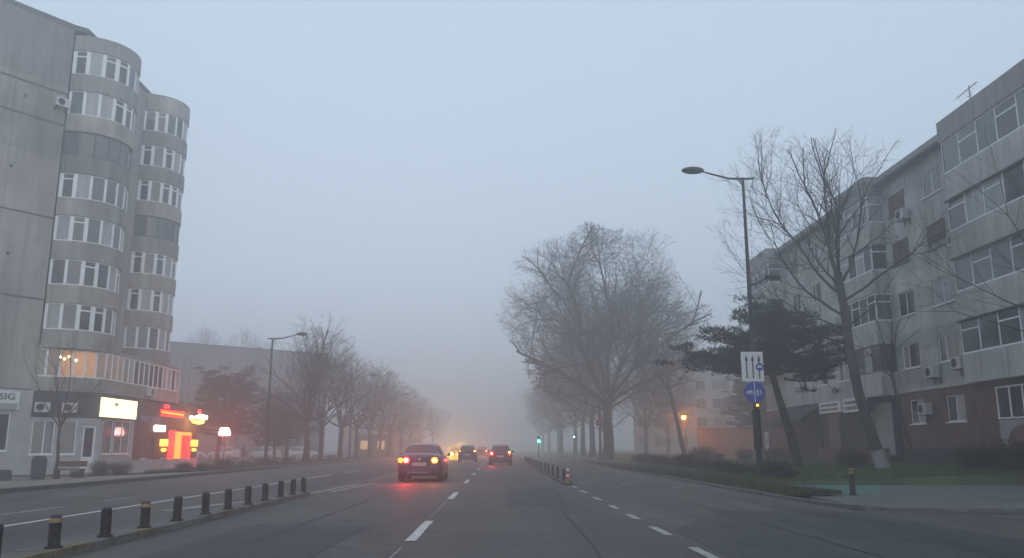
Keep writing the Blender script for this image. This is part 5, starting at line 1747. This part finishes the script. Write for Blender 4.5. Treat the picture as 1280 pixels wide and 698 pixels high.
def make_car(label, S, paint, gy, rear_lights, group, plate=True, wy=(-1.3, 1.32), zs=1.0, badge=True, text='', head=None, wheel_r=.31, glass_roof_y=None):
    t = thing('car', (0, 0, 0), label, 'car', group)
    y0, y1 = S[0][0], S[-1][0]
    ys = [y0 + (y1 - y0) * i / 56 for i in range(57)]
    ys = sorted(set(ys + [s[0] for s in S]))
    sec = lerp_sections(S, ys)
    ring_ = []
    for (y, hw, zb, zl, wl_, zt, wt) in sec:
        zb *= 1; 
        half = [(hw * .9, zb), (hw * .985, zb + .06), (hw, zb + (zl - zb) * .45), (hw * .995, zb + (zl - zb) * .75), (wl_ + .02, zl - .015), (wl_, zl), (wl_ + (wt - wl_) * .12, zl + (zt - zl) * .1), (wl_ + (wt - wl_) * .5, zl + (zt - zl) * .5), (wl_ + (wt - wl_) * .88, zl + (zt - zl) * .84), (wt, zt - .035 * min(1, (zt - zl) * 4)), (wt * .86, zt - .006), (wt * .45, zt + .012), (0, zt + .018)]
        full = [(x, z) for x, z in half] + [(-x, z) for x, z in reversed(half[:-1])]
        ring_.append([(x, y, z * zs) for x, z in full])
    body, gl, roofy = MB(), MB(), None
    n = len(ring_[0])
    for r in ring_: body.v += r; gl.v += r
    rg0, rg1, wg0, wg1 = gy      # rear glass start/end, windscreen start/end
    for i in range(len(ring_) - 1):
        ym = (ys[i] + ys[i + 1]) / 2
        tall_ = sec[i][5] - sec[i][3]
        for j in range(n - 1):
            jj = j if j < n // 2 else n - 2 - j
            f = (i * n + j, i * n + j + 1, (i + 1) * n + j + 1, (i + 1) * n + j)
            zc = sum(body.v[k][2] for k in f) / 4
            side = jj in (6, 7)
            top = jj in (9, 10, 11)
            isg = (side and rg0 + .18 < ym < wg1 - .15 and tall_ > .2 and not (abs(ym + .35) < .05)) or (top and (rg0 < ym < rg1 or wg0 < ym < wg1))
            if jj < 4:
                cut = False
                for wyy in wy:
                    if (ym - wyy) ** 2 + (zc / 1.0 - wheel_r) ** 2 < (wheel_r + .055) ** 2: cut = True
                if cut: continue
            (gl if isg else body).f.append(f)
    for k, base in ((0, 0), (1, (len(ring_) - 1) * n)):
        idx = [base + j for j in range(n)]
        body.f.append(tuple(idx if k == 1 else reversed(idx)))
    bo = body.build('body', paint, t, smooth=True, world=False)
    for p in bo.data.polygons:
        if len(p.vertices) > 6: p.use_smooth = False
    gl.build('windows', 'car_glass', t, smooth=True, world=False)
    # underbody and wheel housings
    u = MB(); hw = max(s[1] for s in S)
    u.box(-hw * .86, hw * .86, y0 + .18, y1 - .18, .2, .62 * zs); u.build('underbody', 'car_trim', t, world=False)
    for wyy in wy:
        for sx in (-1, 1):
            b = MB(); b.tube([(sx * (hw - .22), wyy, wheel_r), (sx * (hw - .19), wyy, wheel_r), (sx * (hw - .03), wyy, wheel_r), (sx * (hw - .0), wyy, wheel_r)], [wheel_r * .9, wheel_r, wheel_r, wheel_r * .88], 24)
            wh = b.build('wheel', 'black_rubber', t, world=False)
            b = MB(); b.disc((sx * (hw + .002), wyy, wheel_r), wheel_r * .62, (1, 0, 0), .012, 18); b.build('rim', 'rim', wh, world=False)
    # rear details
    yr = y0
    rb_ = MB(); rb_.box(-.76, .76, yr - .05, yr + .15, .36 * zs, .58 * zs); rb_.tube([(-.76, yr + .05, .47 * zs), (-.76, yr + .05, .471 * zs)], .1, 6)
    rb_.build('rear_bumper', paint, t, world=False)
    rb_ = MB(); rb_.box(-.7, .7, yr - .03, yr + .1, .25 * zs, .355 * zs); rb_.build('rear_skirt', 'car_trim', t, world=False)
    if plate:
        b = MB(); b.box(-.26, .26, yr - .072, yr - .055, .60 * zs, .72 * zs); pl = b.build('number_plate', 'plate', t, world=False)
        if text:
            text_mesh(text, .125, 'characters', 'sign_black', pl, (0, yr - .075, .66 * zs), (1, 0, 0), depth=.002, sx=.82)
    b = MB(); b.box(-.5, .5, yr - .012, yr + .02, .735 * zs, .765 * zs); b.build('boot_trim', 'car_trim', t, world=False)
    for (x, z, rx, rz, m) in rear_lights:
        lens = {'lamp_brake': 'lens_red', 'lamp_amber': 'lens_orange', 'lamp_amber_soft': 'lens_orange', 'neon_red': 'lens_red'}.get(m)
        b = MB(); b.ball((x, yr - .02, z * zs), rx, .045, rz, 16, 8); tl = b.build('tail_light', lens or m, t, smooth=True, world=False)
        if lens and m != 'neon_red':
            b = MB(); b.ball((x, yr - .055, z * zs), rx * .58, .03, rz * .58, 14, 8); b.build('bulb', m, tl, smooth=True, world=False)
    for sx in (-1, 1):
        b = MB(); b.ball((sx * (hw + .09), wg1 - .28, (S[6][3] + .07) * zs), .095, .06, .075, 12, 6); b.tube([(sx * (hw - .08), wg1 - .26, (S[6][3]) * zs), (sx * (hw + .06), wg1 - .26, (S[6][3] + .05) * zs)], .02, 6)
        b.build('wing_mirror', paint if paint != 'car_white' else 'car_white', t, smooth=True, world=False)
    if badge:
        b = MB(); b.disc((0, yr + .0, .845 * zs), .045, (0, 1, 0), .05, 16); b.build('badge', 'chrome', t, world=False)
    for sx in (-1, 1):
        b = MB(); b.ball((sx * .56, y1 - .02, .58 * zs), .15, .1, .085, 14, 8); b.build('headlight', head or 'glass_mid', t, smooth=True, world=False)
    b = MB(); b.box(-.45, .45, y1 - .02, y1 + .02, .42 * zs, .52 * zs); b.build('grille', 'car_trim', t, world=False)
    return t
RG_S = (-1.58, -1.02, .58, 1.12); RG_H = (-1.9, -1.5, .5, 1.02)
c1 = make_car('grey saloon car braking in the left lane, red and amber tail lights lit', SEDAN, 'car_grey', RG_S,
              [(-.71, .80, .09, .09, 'lamp_amber_soft'), (-.50, .80, .13, .12, 'lamp_brake'), (.58, .80, .125, .11, 'lamp_amber')], 'cars driving away in the fog', text='B 116 TXU')
c1.location = (-3.0, 34.6, 0)
b = MB(); b.tube([(-.42, -2.2, .3), (-.42, -2.32, .29)], .035, 10); b.build('exhaust_pipe', 'chrome', c1, world=False)
b = MB(); b.box(-.42, .35, -2.285, -2.262, .33, .37); b.build('diffuser_strip', 'rim', c1, world=False)
b = MB(); b.tube([(-.1, -1.0, 1.42), (-.1, -1.12, 1.62)], .006, 5); b.build('aerial', 'car_trim', c1, world=False)
# the beams of its tail lights, thrown backwards through the fog
for x, cc, pw in ((-.52, (1, .02, .04), 150), (.58, (1, .25, .02), 60)):
    s_ = lamp_light(c1, (x - 3.0, 34.6 - 2.32, .8), cc, pw, .06, spot=R(120), aim=(0, -1, .38))
    s_.location = (x, -2.33, .8)
c2 = make_car('dark estate car far ahead in the left lane beside the yellow glow', HATCH, 'car_dark', RG_H,
              [(-.68, .98, .05, .07, 'lamp_amber_soft'), (.68, .98, .06, .07, 'lamp_amber')], 'cars driving away in the fog', text='', badge=False)
c2.location = (-2.85, 79.8, 0)
c3 = make_car('dark maroon hatchback ahead with red tail lights at the lane line', HATCH, 'car_maroon', RG_H,
              [(-.66, .86, .1, .12, 'lamp_brake'), (.66, .95, .08, .08, 'lamp_amber'), (.66, .82, .07, .06, 'neon_red')], 'cars driving away in the fog', text='', badge=False)
c3.location = (.16, 65.2, 0)
s_ = lamp_light(c3, (0, 0, 0), (1, .02, .03), 170, .06, spot=R(120), aim=(0, -1, .38)); s_.location = (-.66, -2.1, .86)
c4 = make_car('faintest car farthest ahead, a pair of red lights between two cars', HATCH, 'car_dark', RG_H,
              [(-.62, .85, .1, .1, 'lamp_brake'), (.62, .85, .1, .1, 'lamp_brake')], 'cars driving away in the fog', text='', badge=False, plate=False)
c4.location = (-2.4, 128, 0)
c5 = make_car('oncoming car hidden in a yellow headlight glow behind the lead saloon', HATCH, 'car_dark', RG_H, [], None, text='', badge=False, head='lamp_head', plate=False)
for x in (-.56, .56):
    s_ = lamp_light(c5, (0, 0, 0), (1, .5, .05), 260, .08, spot=R(80), aim=(0, 1, .02)); s_.location = (x, 2.12, .6)
c5.location = (-5.35, 108, 0); c5.rotation_euler.z = math.pi
# parked cars in the lot on the left
pk = make_car('', HATCH, 'car_white', RG_H, [(-.72, .98, .07, .13, 'lens_red_off'), (.72, .98, .07, .13, 'lens_red_off')], 'cars parked in the left lot', text='', badge=False, plate=False, zs=1.06)
us = False
for (x, y, rz, lab) in ((-28.6, 104.5, R(62), 'white parked car between the left lamp pole and the first bare tree'), (-24.4, 107, R(-70), 'white parked car partly behind the first bare tree of the left row'), (-33.4, 104, R(70), 'white parked car just right of the standing person'), (-38.4, 106, R(-62), 'white parked car left of the standing person, near the red sign')):
    place(pk, us, (x, y, -.2), rz, lab); us = True

# ------------------------------------------------------------------ pedestrian in dark coat (one skinned body)
def person(loc, rz, label):
    t = thing('person', loc, label, 'person')
    me = bpy.data.meshes.new('person_body')
    J = {'pelvis': ((0, 0, .95), .15), 'belly': ((0, .01, 1.12), .155), 'chest': ((0, .01, 1.32), .17), 'neck': ((0, .02, 1.47), .06), 'chin': ((0, .03, 1.53), .07), 'head': ((0, .035, 1.62), .105), 'crown': ((0, .03, 1.69), .08),
         'shl': ((-.19, .01, 1.4), .075), 'ell': ((-.25, -.01, 1.13), .06), 'wrl': ((-.2, .12, .95), .045), 'hal': ((-.17, .16, .92), .035),
         'shr': ((.19, .01, 1.4), .075), 'elr': ((.25, -.01, 1.13), .06), 'wrr': ((.2, .12, .95), .045), 'har': ((.17, .16, .92), .035),
         'hil': ((-.1, 0, .88), .11), 'knl': ((-.11, .03, .5), .075), 'anl': ((-.11, 0, .1), .05), 'tol': ((-.12, .14, .05), .045),
         'hir': ((.1, 0, .88), .11), 'knr': ((.12, .06, .5), .075), 'anr': ((.13, .05, .1), .05), 'tor': ((.14, .19, .05), .045)}
    names = list(J)
    E_ = [('pelvis', 'belly'), ('belly', 'chest'), ('chest', 'neck'), ('neck', 'chin'), ('chin', 'head'), ('head', 'crown'), ('chest', 'shl'), ('shl', 'ell'), ('ell', 'wrl'), ('wrl', 'hal'), ('chest', 'shr'), ('shr', 'elr'), ('elr', 'wrr'), ('wrr', 'har'), ('pelvis', 'hil'), ('hil', 'knl'), ('knl', 'anl'), ('anl', 'tol'), ('pelvis', 'hir'), ('hir', 'knr'), ('knr', 'anr'), ('anr', 'tor')]
    me.from_pydata([J[k][0] for k in names], [(names.index(a), names.index(b)) for a, b in E_], [])
    o = bpy.data.objects.new('tmp_skin', me); col.objects.link(o)
    md = o.modifiers.new('skin', 'SKIN')
    for i, k in enumerate(names):
        me.skin_vertices[0].data[i].radius = (J[k][1], J[k][1])
    me.skin_vertices[0].data[0].use_root = True
    sb = o.modifiers.new('sub', 'SUBSURF'); sb.levels = 2; sb.render_levels = 2
    dg = bpy.context.evaluated_depsgraph_get()
    m2 = bpy.data.meshes.new_from_object(o.evaluated_get(dg))
    bpy.data.objects.remove(o)
    m2.materials.clear(); m2.materials.append(MATS['cloth_dark']); m2.materials.append(MATS['skin'])
    for p in m2.polygons:
        z = p.center.z
        p.use_smooth = True
        if z > 1.5: p.material_index = 1
    b_ = bpy.data.objects.new('body', m2); col.objects.link(b_); b_.parent = t
    b = MB(); b.ball((0, .015, 1.67), .115, .125, .1, 14, 8); b.build('hair', 'cloth_dark', t, smooth=True, world=False)
    b = MB()
    b.tube([(0, 0, .62), (0, 0, .9), (0, .01, 1.15), (0, .01, 1.38), (0, .01, 1.47)], [.235, .215, .2, .215, .1], 16, cap=False); b.build('coat', 'cloth_dark', t, smooth=True, world=False)
    t.rotation_euler.z = rz
    return t
person((-26.3, 88, -.18), R(100), 'person in dark clothes standing by the left lamp pole near parked cars')

# ------------------------------------------------------------------ small street furniture by the left shops
t = thing('litter_bin', (-21.9, 41.0, -.22), 'round dark litter bin on the pavement before the corner shop', 'litter bin')
b = MB(); b.tube([(-21.9, 41, -.2), (-21.9, 41, .62), (-21.9, 41, .75)], [.3, .34, .3], 16); b.build('body', 'dark_metal', t)
b = MB(); b.tube([(-21.9, 41, .75), (-21.9, 41, .9)], [.36, .2], 16); b.build('lid', 'dark_metal', t)
t = thing('bench', (-21.2, 42.6, -.22), 'brown wooden bench beside the round litter bin', 'bench')
b = MB(); b.box(-21.9, -20.5, 42.3, 42.8, .2, .26); b.build('seat', 'wood', t)
b = MB(); b.box(-21.9, -20.5, 42.8, 42.86, .35, .62); b.build('backrest', 'wood', t)
for x in (-21.8, -20.6):
    b = MB(); b.box(x - .05, x + .05, 42.35, 42.75, -.24, .196); b.build('leg', 'dark_metal', t)
t = thing('planter', (-23.4, 40.4, -.22), 'low dark planter box left of the litter bin', 'planter')
b = MB(); b.prism([(-23.9, 40.1), (-22.9, 40.1), (-22.9, 40.6), (-23.9, 40.6)], -.22, .22); b.build('box', 'dark_metal', t)
b = MB(); b.prism([(-23.84, 40.16), (-22.96, 40.16), (-22.96, 40.54), (-23.84, 40.54)], .22, .26); b.build('soil', 'soil', t)

# ------------------------------------------------------------------ fog: one closed box of even air round everything
hz = bpy.data.materials.new('haze')
hz.use_nodes = True
n = hz.node_tree
n.nodes.clear()
o_ = n.nodes.new('ShaderNodeOutputMaterial')
pv = n.nodes.new('ShaderNodeVolumePrincipled')
pv.inputs['Color'].default_value = (0.95, 0.967, 0.985, 1)
pv.inputs['Density'].default_value = 0.0076
pv.inputs['Anisotropy'].default_value = 0.68
pv.inputs['Density Attribute'].default_value = ''
try: pv.inputs['Color Attribute'].default_value = ''
except Exception: pass
try: pv.inputs['Temperature Attribute'].default_value = ''
except Exception: pass
n.links.new(pv.outputs[0], o_.inputs['Volume'])
try: hz.cycles.homogeneous_volume = True
except Exception: pass
MATS['haze'] = hz
b = MB(); b.box(-610, 610, -90, 910, -1.8, 33)
h = b.build('haze', 'haze')
tag(h, None, None, None, 'stuff')
